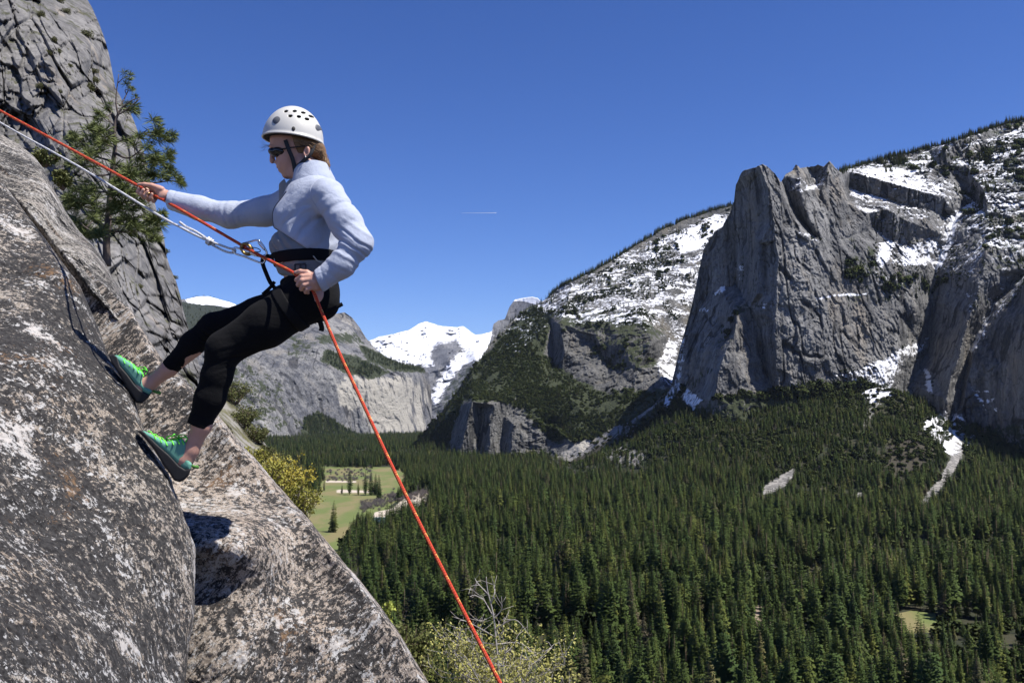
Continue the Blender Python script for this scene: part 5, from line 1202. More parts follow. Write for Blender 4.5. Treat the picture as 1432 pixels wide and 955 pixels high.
def head_sdf(p):
    d = smin(El(411, 195, 0, 34, .074, 33)(p), El(408.5, 217, 0, 20, .061, 31, -24)(p), .025)
    d = smin(d, C((422, 228, -.036, 9), (406, 243.4, -.015, 6.0))(p), .020); d = smin(d, C((422, 228, .036, 9), (406, 243.4, .015, 6.0))(p), .020)
    d = smin(d, El(400.8, 245.2, 0, 6.0, .020, 5.2)(p), .010)                     # chin
    d = smin(d, C((380.2, 208, 0, 2.6), (380.8, 225.2, 0, 3.8))(p), .008)            # nose
    d = smin(d, El(386, 227, -.011, 3.2, .008, 2.3)(p), .005); d = smin(d, El(386, 227, .011, 3.2, .008, 2.3)(p), .005)
    d = smin(d, C((380.5, 204.5, -.020, 3.2), (378.8, 205, .020, 3.2))(p), .010)      # brow
    d = smin(d, El(391, 233, 0, 4.2, .022, 2.3, 28)(p), .006); d = smin(d, El(394.2, 238, 0, 4.2, .019, 2.2, 28)(p), .006)
    d = smax(d, -El(389.8, 235.8, 0, 4.6, .020, .8, 28)(p), .003)                  # mouth line
    for s in (-1, 1):
        d = smax(d, -El(382.5, 212.5, s * .032, 4.5, .014, 3.4)(p), .008)
        e = El(429, 212.5, s * .074, 4.6, .010, 8.2, -12)(p); e = smax(e, -El(427.6, 211.5, s * .082, 2.6, .008, 5)(p), .004); d = smin(d, e, .006)
    return smin(d, C((424, 226, 0, 15.5), (440, 258, 0, 19))(p), .025)
def foot_skin(pts): return chain(pts, .02)
near_foot = foot_skin([(300, 548, -.14, 15), (282, 596, -.135, 11.8), (266.5, 630, -.13, 10.0), (258, 643, -.13, 10.5), (225, 622, -.13, 8), (206, 609, -.13, 5)])
far_foot = foot_skin([(270, 486, .15, 14), (236, 516, .15, 11.0), (208, 537, .15, 9.8), (199, 542, .15, 10), (178, 514, .15, 8), (164, 502, .15, 5)])
torso_core = blend(.05, C((440, 256, 0, 26), (434, 300, 0, 36)), C((434, 300, 0, 36), (430, 380, 0, 32)), C((452, 276, -.10, 13), (412, 284, .12, 13)), C((432, 395, -.06, 28), (432, 398, .08, 26)))
near_arm = blend(.02, C((459, 278, -.14, 13), (498, 338, -.245, 12)), C((498, 338, -.245, 12), (452, 396, NH + .012, 8.4)))
far_arm = blend(.02, C((404, 288, .14, 13), (330, 300, .165, 11)), C((330, 300, .165, 12), (240, 276, FH + .006, 7.4)))
near_leg = blend(.03, C((434, 418, -.09, 28), (314, 492, -.14, 19)), C((314, 492, -.14, 19), (300, 548, -.14, 15)))
far_leg = blend(.03, C((430, 412, .09, 24), (298, 458, .15, 16)), C((298, 458, .15, 16), (270, 486, .15, 13)))
def hand(palm, fingers):
    def f(p):
        d = palm(p)
        for g in fingers: d = smin(d, g(p), .0035)
        return d
    return f
BODY = [(local(head_sdf, 415, 210, 0, .24), .04), (torso_core, .04), (local(near_arm, 475, 335, -.2, .32), .02), (local(far_arm, 322, 290, .15, .36), .02), (local(near_leg, 365, 480, -.12, .46), .03), (local(far_leg, 350, 450, .12, .42), .03),
        (local(near_foot, 255, 605, -.13, .28), .01), (local(far_foot, 215, 520, .15, .28), .01), (local(hand(near_palm, near_f + [near_thumb]), 432, 393, NH, .10), .008), (local(hand(far_palm, far_f + [far_thumb]), 214, 269, FH, .13), .008)]
def body(p):
    d = np.full(p.shape[:-1], 1.0)
    for f, k in BODY: d = smin(d, f(p), k)
    return d
lo, hi = pxbox(148, 150, 520, 676, -.36, .30)
V, Fq = surface(body, lo - .02, hi + .02, .0034)
lip = np.minimum(((V - S(389.8, 233.2, 0)) ** 2).sum(1), ((V - S(393, 238, 0)) ** 2).sum(1)); tint = .75 * (1 - sstep(.010 ** 2, .019 ** 2, lip)) * (V[:, 0] < S(396, 235)[0])
part('body', mesh_data('body', V, Fq, M_SKIN, True, dict(tint=tint)), climber)

# ---- fleece jacket
def folds(p, c, ax, wl, amp, rad, seed):
    q = (p - c); s = q @ ax; r2 = (q ** 2).sum(-1); w = np.exp(-r2 / (2 * rad * rad))
    n = fbm(p, .10, 2, .5, seed)
    return amp * w * (1.1 - 2.0 * np.abs(np.sin(s * np.pi / wl + 1.9 * n)) ** .75 + .45 * np.sin(s * 2 * np.pi / (wl * .57) + 5 * n + 1))
u2 = lambda a, b: (lambda d: d / np.linalg.norm(d))(S(*b) - S(*a))
sleeve_n = blend(.028, C((459, 275, -.15, 22), (484, 312, -.21, 20.5)), C((484, 312, -.21, 20.5), (500, 340, -.245, 19)), C((500, 340, -.245, 19), (478, 370, -.26, 16.5)), C((478, 370, -.26, 16.5), (438, 399, NH + .010, 14.6)))
sleeve_f = blend(.03, C((404, 288, .15, 24), (370, 296, .165, 20.5)), C((370, 296, .165, 20.5), (322, 301, .165, 18)), C((322, 301, .165, 18), (278, 291, .15, 15.6)), C((278, 291, .15, 17), (226, 276, FH + .006, 13.4)))
cut_n = half(446, 395.5, -.90, -.36, 0, NH); cut_f = half(235.5, 278, -1, .12, 0, FH)
torso_j = blend(.045, El(435, 300, 0, 42.5, .142, 56, -6), C((438, 262, 0, 27), (437, 300, 0, 42)), C((457, 273, -.12, 23), (408, 284, .13, 24)), El(404, 306, -.04, 20, .075, 22), El(404, 306, .05, 20, .075, 22), El(430, 345, 0, 45, .152, 46, -10))
# open-fronted hem runs down towards the back
hem = half(420, 343, -.56, -.83)
open_v = C((392, 246, .0, 10), (404, 272, -.0, 3.5))
def jacket(p):
    t = torso_j(p) + folds(p, S(425, 320, -.14), u2((405, 300), (450, 350)), .070, .0034, .11, 401) + .0035 * fbm(p, .07, 3, .5, 402)
    t = smax(t, hem(p), .006)
    t = smax(t, -open_v(p), .006)
    a = sleeve_n(p) + folds(p, S(490, 345, -.27), u2((505, 320), (470, 375)), .034, .0038, .065, 403) + folds(p, S(474, 290, -.22), u2((462, 262), (486, 318)), .075, .0026, .09, 404) + .0025 * fbm(p, .05, 3, .5, 405)
    a = smax(a, cut_n(p), .004)
    b = sleeve_f(p) + folds(p, S(318, 298, .12), u2((345, 296), (290, 300)), .043, .0016, .06, 406) + .0025 * fbm(p, .05, 3, .5, 407)
    b = smax(b, cut_f(p), .004)
    # cuffs: a stitched line just behind the edge
    a = a + .0022 * np.exp(-((cut_n(p) + .030) / .004) ** 2); b = b + .0022 * np.exp(-((cut_f(p) + .030) / .004) ** 2)
    return smin(smin(t, a, .022), b, .03)
lo, hi = pxbox(222, 225, 528, 420, -.36, .26)
V, Fq = surface(jacket, lo - .03, hi + .03, .0042)
part('jacket', mesh_data('jacket', V, Fq, M_FLEECE, True), climber)
# zip down the open front, and the seam where the sleeve is set in
zm = MB(); zp = smooth_path([S(402, 268, -.085), S(394, 283, -.075), S(388, 300, -.055), S(386, 314, -.05), S(392, 324, -.07)], 40)
def onto(pts, f, out=.0012):
    q = np.array(pts)
    for _ in range(12):
        e = 1e-3; d = f(q); g = np.stack([(f(q + np.eye(3)[k] * e) - d) / e for k in range(3)], -1); g /= np.linalg.norm(g, axis=1)[:, None] + 1e-9; q = q - g * (d - out)[:, None] * .8
    return q
tube(zm, onto(zp, jacket), .0028, 6)
sm_ = onto(smooth_path([S(447, 256, -.12), S(443, 272, -.16), S(444, 292, -.18), S(450, 310, -.18), S(460, 326, -.18)], 40), jacket, .0003)
part('zip', zm.mesh('zip', plain('grey_zip', (.11, .12, .145), .5)), climber)
sm2 = MB(); tube(sm2, sm_, .0016, 5); part('seam', sm2.mesh('seam', M_FLEECE), climber)
# standing collar, hollow
colo = C((434.5, 234, 0, 23.5), (438, 262, 0, 33)); coli = C((434.5, 230, 0, 20.5), (438, 262, 0, 30))
ctop, cfront = half(436, 229.5, -.02, 1), half(414, 245, -.97, .12)
def collar(p): return smax(smax(smax(colo(p), -coli(p), .003), ctop(p), .004), smax(cfront(p), -El(300, 400, 0, 1, .01, 1)(p) * 0 + cfront(p), .001), .004) + .002 * fbm(p, .04, 2, .5, 409)
lo, hi = pxbox(400, 220, 475, 275, -.16, .16); V, Fq = surface(collar, lo, hi, .0032); part('collar', mesh_data('collar', V, Fq, M_FLEECE, True), climber)
flapo = C((398, 262, .05, 13), (408, 268, .10, 14))
def flap(p): return smax(smax(np.abs(C((412, 256, .03, 21), (418, 280, .04, 27))(p)) - .003, half(404, 262, .9, .35)(p), .003), half(400, 252, -.45, 1)(p), .004)
lo, hi = pxbox(380, 236, 430, 290, -.10, .20); V, Fq = surface(flap, lo, hi, .0032); part('collar_lining', mesh_data('collar_lining', V, Fq, M_SHIRT, True), climber)

# ---- grey shirt below the jacket, leggings, harness
shirt_b = blend(.04, El(427, 350, 0, 44.5, .138, 42, -10), C((430, 372, -.02, 41), (433, 392, .0, 38)), El(402, 345, 0, 22, .11, 17), El(414, 268, 0, 16, .06, 20))
def shirt(p):
    d = shirt_b(p) + folds(p, S(405, 345, -.10), u2((395, 352), (420, 332)), .045, .004, .08, 411) + .0025 * fbm(p, .05, 3, .5, 412)
    return smax(d, half(420, 393, -.30, -1)(p), .006)
lo, hi = pxbox(370, 240, 482, 410, -.17, .17); V, Fq = surface(shirt, lo - .02, hi + .02, .0042); part('shirt', mesh_data('shirt', V, Fq, M_SHIRT, True), climber)
hips = blend(.05, El(436, 407, 0, 35.5, .145, 32, 18), C((428, 388, 0, 36), (432, 400, 0, 36)), El(448, 424, -.06, 26, .085, 25), El(446, 420, .07, 26, .085, 25))
nleg = blend(.03, C((425, 420, -.085, 33.5), (372, 454, -.12, 30.5)), C((372, 454, -.12, 30.5), (313, 488, -.14, 22.8)), C((313, 488, -.14, 22.8), (303, 526, -.142, 19.4)), C((303, 526, -.142, 19.4), (294, 556, -.14, 19.0)), C((294, 556, -.14, 19.0), (272, 610, -.135, 14.4)))
fleg = blend(.03, C((425, 416, .085, 29), (360, 440, .13, 23.5)), C((360, 440, .13, 23.5), (298, 457, .15, 18.6)), C((298, 457, .15, 18.6), (270, 480, .15, 16.2)), C((270, 480, .15, 16.2), (226, 526, .15, 11.6)))
ncut, fcut = half(277.5, 596, -.36, -.92, 0, -.135), half(236.5, 515, -.72, -.70, 0, .15)
def legs(p):
    a = nleg(p) + folds(p, S(322, 500, -.16), u2((312, 478), (326, 520)), .030, .0020, .05, 421) + .0022 * fbm(p, .06, 3, .5, 422)
    a = smax(a, ncut(p), .003) + .0022 * np.exp(-((ncut(p) + .048) / .0035) ** 2)
    b = fleg(p) + folds(p, S(290, 468, .10), u2((300, 455), (270, 485)), .03, .003, .05, 423) + .0022 * fbm(p, .06, 3, .5, 424)
    b = smax(b, fcut(p), .003) + .0022 * np.exp(-((fcut(p) + .045) / .0035) ** 2)
    h = smax(hips(p), half(420, 388, -.22, 1)(p), .01) + folds(p, S(405, 405, -.13), u2((395, 395), (420, 415)), .05, .003, .05, 425)
    return smin(smin(h, a, .03), b, .03)
lo, hi = pxbox(220, 380, 482, 612, -.30, .26); V, Fq = surface(legs, lo - .02, hi + .02, .0042); part('leggings', mesh_data('leggings', V, Fq, M_TIGHT, True), climber)
def band(base, off, px, py, nx, nz, wpx, ny=0.):
    f = half(px, py, nx, nz, ny); return lambda p: smax(smax(base(p) - off, -(base(p) + .004), .001), np.abs(f(p)) - wpx * MPP, .002)
wb = lambda p: np.minimum(shirt(p), jacket_t(p))
jacket_t = lambda p: torso_j(p) + .02
harn = worn('climbing_harness', S(430, 364), climber)
harn_parts = [('waist_belt', band(shirt_b, .007, 428, 364, -.06, 1, 8.2), pxbox(370, 335, 490, 392, -.2, .2)), ('leg_loop', band(nleg, .006, 412, 432, .80, .55, 7), pxbox(360, 380, 470, 490, -.24, .05)), ('leg_loop', band(fleg, .006, 396, 424, .88, .40, 7), pxbox(340, 380, 450, 480, .0, .26))]
for nm, f, (lo, hi) in harn_parts:
    V, Fq = surface(f, lo, hi, .004); part(nm, mesh_data(nm, V, Fq, M_WEB, True), harn)
def strap(mb, pts, w, t=.0016, nrm=(0, -1, 0)):
    p = smooth_path(pts, 24); tg = np.gradient(p, axis=0); tg /= np.linalg.norm(tg, axis=1)[:, None]
    s = np.cross(tg, nrm); s /= np.linalg.norm(s, axis=1)[:, None]; n_ = np.cross(s, tg)
    V = np.concatenate([p + s * w + n_ * t, p - s * w + n_ * t, p - s * w - n_ * t, p + s * w - n_ * t]); m = len(p); f = []
    for k in range(4):
        a, b = k * m, ((k + 1) % 4) * m; i = np.arange(m - 1); f.append(np.stack([a + i, b + i, b + i + 1, a + i + 1], 1))
    f = np.concatenate(f + [np.array([[0, m, 2 * m, 3 * m], [m - 1, 4 * m - 1, 3 * m - 1, 2 * m - 1]])]); mb.add(V, f)
mb = MB(); strap(mb, [S(386, 362, -.02), S(372, 358, -.01), S(367, 366, -.01), S(373, 384, -.01), S(380, 398, -.02), S(392, 410, -.05)], .0085, .003); part('belay_loop', mb.mesh('belay_loop', M_WEB), harn)
mb = MB(); strap(mb, [S(384, 394, -.03), S(378, 402, -.04), S(367, 412, -.04)], .007, .002); strap(mb, [S(455, 436, -.13), S(466, 432, -.14), S(479, 425, -.14)], .008, .002); strap(mb, [S(447, 448, -.12), S(450, 458, -.12), S(449, 463, -.12)], .010, .003); part('strap', mb.mesh('strap', M_WEB), harn)
bk = MB(); M_BUCK = plain('buckle_plastic', (.05, .05, .052), .4); M_STEEL = plain('steel', (.55, .55, .56), .28, Metallic=1.0)
for (cx, cy, dy, w_, h_, rot) in [(420, 374, -.165, 8.5, 4.2, .1)]:
    for r_ in (0, 1): tube(bk, [S(cx - w_ + 1, cy - h_ + r_ * 2 * h_, dy), S(cx + w_ - 1, cy - h_ + r_ * 2 * h_ - 1, dy - .004)], .004, 6)
    for r_ in (-1, 0, 1): tube(bk, [S(cx + r_ * (w_ - 1), cy - h_, dy), S(cx + r_ * (w_ - 1), cy + h_, dy)], .0045, 6)
part('buckle', bk.mesh('buckle', M_BUCK), harn)
bk = MB(); tube(bk, smooth_path([S(384, 352, -.09), S(394, 353, -.125), S(396, 366, -.125), S(385, 367, -.09), S(384, 352, -.09)], 24), .0028, 6); part('buckle', bk.mesh('buckle', M_STEEL), harn)
bk = MB(); tube(bk, smooth_path([S(438, 358, -.145), S(446, 366, -.140), S(462, 369, -.12)], 12), .0026, 6); part('gear_loop', bk.mesh('gear_loop', plain('grey_tubing', (.45, .44, .36), .6)), harn)

# ---- helmet
hel = worn('helmet', S(410, 200), climber)
HR = (43, .122, 50)
hel_out = El(409.5, 198, 0, *HR, 0); hel_in = El(409.5, 198, 0, 41.0, .116, 48)
brim = half(410, 198.6, -.105, -1.0)
flare = El(409.5, 198.5, 0, 44.2, .127, 8.5, -5)
VENT = [(406.5, 165), (418, 164.3), (428.8, 165), (438, 167.8), (413.6, 173), (424.6, 173), (434.5, 174.8)]
def on_dome(px, py, s=-1):
    c = S(409.5, 198); a = S(px, py); q = (a - c); x, z = q[0] / (HR[0] * MPP), q[2] / (HR[2] * MPP); return np.array([a[0], c[1] + s * HR[1] * math.sqrt(max(0, 1 - x * x - z * z)), a[2]])
def vent_sdf(p):
    d = np.full(p.shape[:-1], 1.0)
    for s in (-1, 1):
        for (x, y) in VENT:
            c = on_dome(x, y, s); q = p - c; n_ = c - S(409.5, 198); n_[0] /= HR[0] ** 2; n_[1] /= (HR[1] / MPP) ** 2; n_[2] /= HR[2] ** 2; n_ /= np.linalg.norm(n_)
            hh = q @ n_; wv = .0088 + .10 * q[:, 2]    # wider at the top, like a rounded D
            e = np.maximum(np.sqrt((q[:, 0] / np.maximum(wv, .003)) ** 2 + (q[:, 2] / .0068) ** 2) - 1, 0 - 1) * .006
            d = np.minimum(d, np.maximum(e, np.abs(hh) - .012))
    return d
def helmet(p):
    d = smin(hel_out(p), np.maximum(flare(p), -half(410, 194, .105, -1)(p) * 0 - 1), .008)
    ridge = .0022 * np.exp(-((p[:, 2] - S(409, 178)[2] - .10 * (p[:, 0] - S(409, 178)[0])) / .016) ** 2)
    d = smax(smax(d - ridge * 0, -hel_in(p), .002), brim(p), .003)
    return smax(d, -vent_sdf(p), .0012)
lo, hi = pxbox(360, 142, 460, 210, -.14, .14); V, Fq = surface(helmet, lo - .01, hi + .01, .0022)
n = NT('white_shell'); p = n.pos(); c = n.mix(n.step(n.noise(p, 38, 6, .7), .58, .70, 0, .5), (.60, .585, .535), (.42, .39, .34)); c = n.mix(n.step(n.noise(p, 120, 4, .7), .66, .72, 0, .6), c, (.30, .27, .23)); M_SHELL = n.done(c, .38, n.bump(n.noise(p, 90, 3, .6), .05, .002), Specular_IOR_Level=.45)
part('shell', mesh_data('shell', V, Fq, M_SHELL, True), hel)
lin = El(409.5, 199, 0, 40.2, .112, 46)
V, Fq = surface(lambda p: smax(lin(p), brim(p) + .006, .003), lo, hi, .004); part('liner', mesh_data('liner', V, Fq, plain('dark_foam', (.018, .018, .018), .9), True), hel)
def badge(px, py, rx, ry, name, mat):
    mb = MB()
    for s in (-1, 1):
        ring = []
        for rr in (0, .8, 1.0):
            for k in range(20):
                a = k * 2 * math.pi / 20; x = px + rx * rr * math.cos(a) * (1 - .25 * (math.sin(a) < -.3) * abs(math.sin(a))); y = py - ry * rr * math.sin(a); q = on_dome(x, y, s); q = q + (q - S(409.5, 198)) * (.016 if rr < 1 else -.004); ring.append(q)
        f = [(r_ * 20 + k, r_ * 20 + (k + 1) % 20, (r_ + 1) * 20 + (k + 1) % 20, (r_ + 1) * 20 + k) for r_ in range(2) for k in range(20)]
        mb.add(ring, f)
    return part(name, mb.mesh(name, mat), hel)
M_GREY = plain('grey_plastic', (.11, .115, .125), .45)
badge(394.5, 178.5, 6.3, 6.2, 'clip', M_GREY); badge(419.2, 192, 2.5, 3.6, 'clip', plain('dark_slot', (.03, .03, .03), .6)); badge(447.2, 183, 2.9, 5.4, 'clip', M_GREY)
M_STRAP = plain('grey_strap', (.028, .03, .034), .8)
mb = MB()
for s in (-1, 1):
    strap(mb, [S(399, 196, s * .080), S(404, 210, s * .081), S(409, 222, s * .070), S(412, 236, s * .052), S(413, 246, s * .03)], .0085, .0015, (0, s * 1.0, 0)); strap(mb, [S(440, 200, s * .062), S(434, 215, s * .076), S(424, 226, s * .072), S(412, 236, s * .054)], .0085, .0015, (0, s * 1.0, 0))
tube(mb, smooth_path([S(413, 246, -.03), S(411, 249, 0), S(413, 246, .03)], 10), .005, 6)
part('chin_strap', mb.mesh('chin_strap', M_STRAP), hel)

# ---- sunglasses and hair
gl = worn('sunglasses', S(388, 212), climber)
def lens(s): return blend(.004, El(385.0, 213.4, s * .036, 10.5, .024, 6.3, -18), El(391, 211.4, s * .050, 9.5, .018, 5.2, -16))
M_LENS = plain('dark_lens', (.010, .009, .009), .12, Specular_IOR_Level=.6)
for s in (-1, 1):
    lo, hi = pxbox(372, 202, 404, 226, min(0, s * .09), max(0, s * .09)); V, Fq = surface(lens(s), lo - .01, hi + .01, .0018); part('lens', mesh_data('lens', V, Fq, M_LENS, True), gl)
mb = MB()
for s in (-1, 1): tube(mb, smooth_path([S(380, 208.5, s * .014), S(384, 208.0, s * .050), S(394, 208.4, s * .071), S(412, 206, s * .077), S(427, 204.5, s * .078)], 24), .0026, 6)
tube(mb, [S(379.5, 210, -.016), S(378.8, 209.6, 0), S(379.5, 210, .016)], .0026, 6); part('frame', mb.mesh('frame', plain('black_frame', (.012, .011, .011), .3)), gl)
n = NT('brown_hair'); p = n.pos(); c = n.mix(n.noise(n.mapping(p, (1, 1, .15), (0, .5, 0)), 260, 4, .7), (.085, .045, .022), (.30, .185, .095)); M_HAIR = n.done(c, .55, n.bump(n.noise(n.mapping(p, (1, 1, .2), (0, .5, 0)), 420, 3, .6), .6, .003))
hair_f = blend(.02, El(416, 200, 0, 31, .080, 30), El(440, 208, 0, 14, .055, 14), C((447, 214, 0, 8.5), (455, 231, .0, 5.0)), C((455, 231, 0, 5.0), (458, 238, .0, 1.6)))
def hair(p): return smax(smax(hair_f(p) + .0028 * np.sin(p[:, 1] * 900 + 4 * fbm(p, .03, 2, .5, 431)) * .6 + .003 * fbm(p, .018, 3, .6, 430), half(416, 206, -.93, -.30)(p), .01), -El(424, 216, -.085, 9.5, .045, 9.0)(p), .004)
lo, hi = pxbox(380, 165, 468, 246, -.10, .10); V, Fq = surface(hair, lo, hi, .0032); hb = MB(); hb.add(V, Fq)
rr_ = np.random.default_rng(91)
for k in range(46):
    a = S(448 + rr_.uniform(-6, 4), 212 + rr_.uniform(-5, 8), rr_.uniform(-.03, .03)); e = S(456 + rr_.uniform(-5, 6), 234 + rr_.uniform(-7, 9), rr_.uniform(-.025, .025)); tube(hb, smooth_path([a, (a + e) / 2 + rr_.normal(0, .008, 3) + [.006, 0, 0], e], 7), .0009, 4)
for k in range(9):
    a = S(384, 203 + rr_.uniform(-2, 6), rr_.uniform(-.05, .02)); tube(hb, smooth_path([a, a + [-.035, 0, rr_.uniform(-.01, .015)], a + [-rr_.uniform(.05, .08), 0, rr_.uniform(-.02, .02)]], 7), .0005, 3)
for k in range(26):
    a = S(412 + rr_.uniform(0, 14), 198, -.078); e = S(438 + rr_.uniform(0, 8), 208 + rr_.uniform(-6, 6), -.060); tube(hb, smooth_path([a, (a + e) / 2 + [0, -.008, .002], e], 7), .0011, 4)
part('hair', hb.mesh('hair', M_HAIR), climber)
mb = MB(); tube(mb, [S(427, 219.2, -.084), S(427.2, 220.6, -.085)], .003, 8); part('earring', mb.mesh('earring', M_STEEL), climber)
mb = MB(); th = np.linspace(0, 2 * np.pi, 17); mb2 = MB(); c0 = np.array(S(206.8, 271.2, FH - .022)); tube(mb, np.stack([c0[0] + .0098 * np.cos(th), c0[1] + .0098 * np.sin(th), c0[2] + .004 * np.cos(th)], -1), .0016, 6); part('ring', mb.mesh('ring', plain('gold', (.75, .55, .25), .25, Metallic=1.0)), climber)

# ---- climbing shoes: green suede upper, black rand and sole, bright laces
def shoe(upper, rand, cy, opening, laces, tab, sole_w):
    root = worn('shoe', S(upper[0][0], upper[0][1], cy), climber)
    sh = YB + cy; scale = MPP * sh / YB
    def to2(p): x, y = proj(p); return x, y
    tx, ty = upper[0]
    def width(x, y):
        d = np.hypot(x - tx, y - ty); return np.interp(d, [0, 8, 25, 50, 75, 100], [.018, .031, .044, .040, .034, .030])
    def ext(poly, extra, rnd):
        def f(p):
            x, y = to2(p); d = poly_sd(x, y, poly) * scale + rnd; w_ = np.abs(p[:, 1] - sh) - width(x, y) - extra + rnd
            return np.minimum(np.maximum(d, w_), 0) + np.hypot(np.maximum(d, 0), np.maximum(w_, 0)) - rnd
        return f
    allp = np.array(upper + rand); lo, hi = pxbox(allp[:, 0].min(), allp[:, 1].min(), allp[:, 0].max(), allp[:, 1].max(), cy - .06, cy + .06)
    hole = chain(opening, .004); up = ext(upper, 0, .017)
    V, Fq = surface(lambda p: smax(up(p), -hole(p), .002), lo - .012, hi + .012, .0022); part('upper', mesh_data('upper', V, Fq, M_SUEDE, True), root)
    rf = ext(rand, .0022, .009)
    V, Fq = surface(lambda p: smax(rf(p), -hole(p), .002), lo - .012, hi + .012, .0022); part('rand', mesh_data('rand', V, Fq, M_RUBBER, True), root)
    mb = MB()
    for (a, b) in zip(laces[:-1], laces[1:]):
        for s in (-1, 1):
            y0 = S(a[0], a[1], cy + s * .012); y1 = S((a[0] + b[0]) / 2, (a[1] + b[1]) / 2, cy - s * .016); y2 = S(b[0] + 2, b[1] + 4, cy - s * (.040 if b[0] - laces[0][0] > 10 else .03))
            tube(mb, smooth_path([y0 + [0, 0, .004], y1 + [0, 0, .006], y2], 9), .0024, 6)
            tube(mb, smooth_path([S(b[0] + 3, b[1] + 6.5, cy + s * .043), S(b[0] + 1, b[1] + 1.5, cy + s * .034), S(b[0], b[1] - 1, cy + s * .015), S(b[0], b[1] - 1, cy)], 9), .0026, 6)
    kx, ky = laces[-1]; r = np.random.default_rng(int(kx))
    for q in [((-9, -5), (-18, -5), (-23, 0)), ((-4, -6), (4, -7), (8, -2)), ((-8, -1), (-16, 2), (-20, 5)), ((2, -4), (8, -2), (5, 3)), ((-3, -4), (-10, -8), (-14, -3))]:
        tube(mb, smooth_path([S(kx - 3, ky - 1, cy)] + [S(kx + dx, ky + dy, cy + r.uniform(-.035, .02)) for dx, dy in q], 14), .0026, 6)
    part('laces', mb.mesh('laces', M_LACE), root)
    mb = MB(); strap(mb, [S(tab[0], tab[1], cy), S(tab[0] + 6, tab[1] + 2.5, cy), S(tab[0] + 11, tab[1] + 3.5, cy), S(tab[0] + 8, tab[1] + 1.5, cy + .004)], .0055, .0018, (0, -1, .0)); part('pull_tab', mb.mesh('pull_tab', M_TAB), root)
n = NT('green_suede'); p = n.pos(); c = n.mix(n.noise(p, 60, 5, .7), (.11, .30, .225), (.18, .41, .315)); M_SUEDE = n.done(c, .9, n.bump(n.noise(p, 500, 3, .7), .3, .002), Specular_IOR_Level=.15)
n = NT('shoe_rubber'); p = n.pos(); c = n.mix(n.noise(p, 50, 5, .7), (.012, .012, .013), (.035, .034, .034)); M_RUBBER = n.done(c, .6, n.bump(n.noise(p, 200, 3, .6), .2, .001))
M_LACE = plain('neon_lace', (.16, .80, .06), .6); M_TAB = plain('green_tab', (.10, .26, .05), .8)
shoe([(194.5, 603.6), (202, 602.5), (212, 607), (222.7, 612.7), (232, 617.5), (243, 615.5), (255.4, 613.5), (260, 619), (262.5, 628), (260.6, 636.5), (268.5, 649), (266, 658), (256, 656), (246, 648), (234, 636), (218, 622)],
     [(192.3, 602.6), (197, 601.8), (203, 604.8), (221.5, 622.5), (236.5, 635.5), (250.4, 650.6), (259, 656), (267.2, 655), (264.5, 664), (258, 671), (251, 674), (243, 671.5), (236, 660), (229, 651.7), (216.4, 630), (201.4, 611.5)], -.13,
     [(283, 594, -.135, 12.0), (266.5, 630, -.13, 9.8), (258, 640, -.13, 8.5)], [(207, 604), (215, 608.4), (223, 612.8), (231, 617), (240, 616), (248, 614.5), (254, 615)], (266, 650), .04)
shoe([(155, 497.4), (163.4, 496.5), (169, 499), (177, 504), (185.4, 509), (192.7, 517), (201, 521.5), (199, 532.7), (203, 538.6), (213, 546.8), (209, 553), (200, 549), (190, 539), (178, 524)],
     [(152.6, 497.2), (158, 495.6), (164.5, 499.5), (168.3, 512), (178, 522.8), (188.4, 537.2), (195.7, 544.8), (209, 552), (213.5, 546.5), (207, 557), (199, 564), (190, 563), (184, 553), (175, 538.6), (165, 521), (156, 508)], .15,
     [(236, 516, .15, 11.2), (208, 537, .15, 9.6), (199, 541, .15, 8.5)], [(166, 498.5), (172, 502.4), (178.5, 506), (185, 510), (191, 516), (198, 520.5)], (213, 546), .04)
# ================================================================== ropes and hardware
def rope_material(name, base, fleck, base2, freq=260., rough=.75):
    n = NT(name); al = n.attr('along'); ar = n.attr('around')
    w1 = n.math('SINE', n.math('ADD', n.math('MULTIPLY', al, freq), n.math('MULTIPLY', ar, 2.0))); w2 = n.math('SINE', n.math('SUBTRACT', n.math('MULTIPLY', al, freq), n.math('MULTIPLY', ar, 2.0)))
    br = n.math('MULTIPLY', w1, w2); c = n.mix(n.step(br, -.4, .5), base2, base)
    fl = n.math('SINE', n.math('ADD', n.math('MULTIPLY', al, freq * .22), n.math('MULTIPLY', ar, 1.0)))
    c = n.mix(n.math('MULTIPLY', n.step(fl, .80, .93), n.step(br, -.3, .3)), c, fleck)
    return n.done(c, rough, n.bump(br, .5, .0015), Specular_IOR_Level=.3)
M_RED = rope_material('red_sheath', (.62, .060, .022), (.72, .42, .10), (.40, .035, .018), 330.)
M_WHITE = rope_material('white_sheath', (.78, .77, .76), (.10, .10, .14), (.55, .55, .56), 300.)
red_pts = [(-260, 12, 3.6), (-120, 89, 2.5), (0, 155, 1.6), (95, 206.5, .92), (160, 242, .40), (192, 259.5, FH - .002), (206, 267, FH + .000), (221, 276, FH - .012), (236, 284, FH - .022), (290, 315, .05), (338, 343, -.02), (350, 350, -.03), (380, 366, -.12), (404, 378, NH + .035), (413.5, 384, NH + .010), (424, 392, NH + .010), (434, 402, NH + .010), (440, 411, NH + .008), (449, 434, -.262), (477, 499, -.33), (506, 561, -.42), (545, 645, -.54), (592, 742, -.68), (640, 838, -.80), (700, 956, -.92), (760, 1072, -1.0), (840, 1240, -1.1)]
rp_ = smooth_path([S(*q) for q in red_pts], 520)
mb = MB(); tube(mb, rp_, .0066 * np.interp(rp_[:, 1], [0, 4.2, 6], [1, 1, 1.15]), 10); ro = link('climbing_rope', mb.mesh('climbing_rope', M_RED)); tag(ro, 'orange red climbing rope with yellow flecks running through both hands', 'rope')
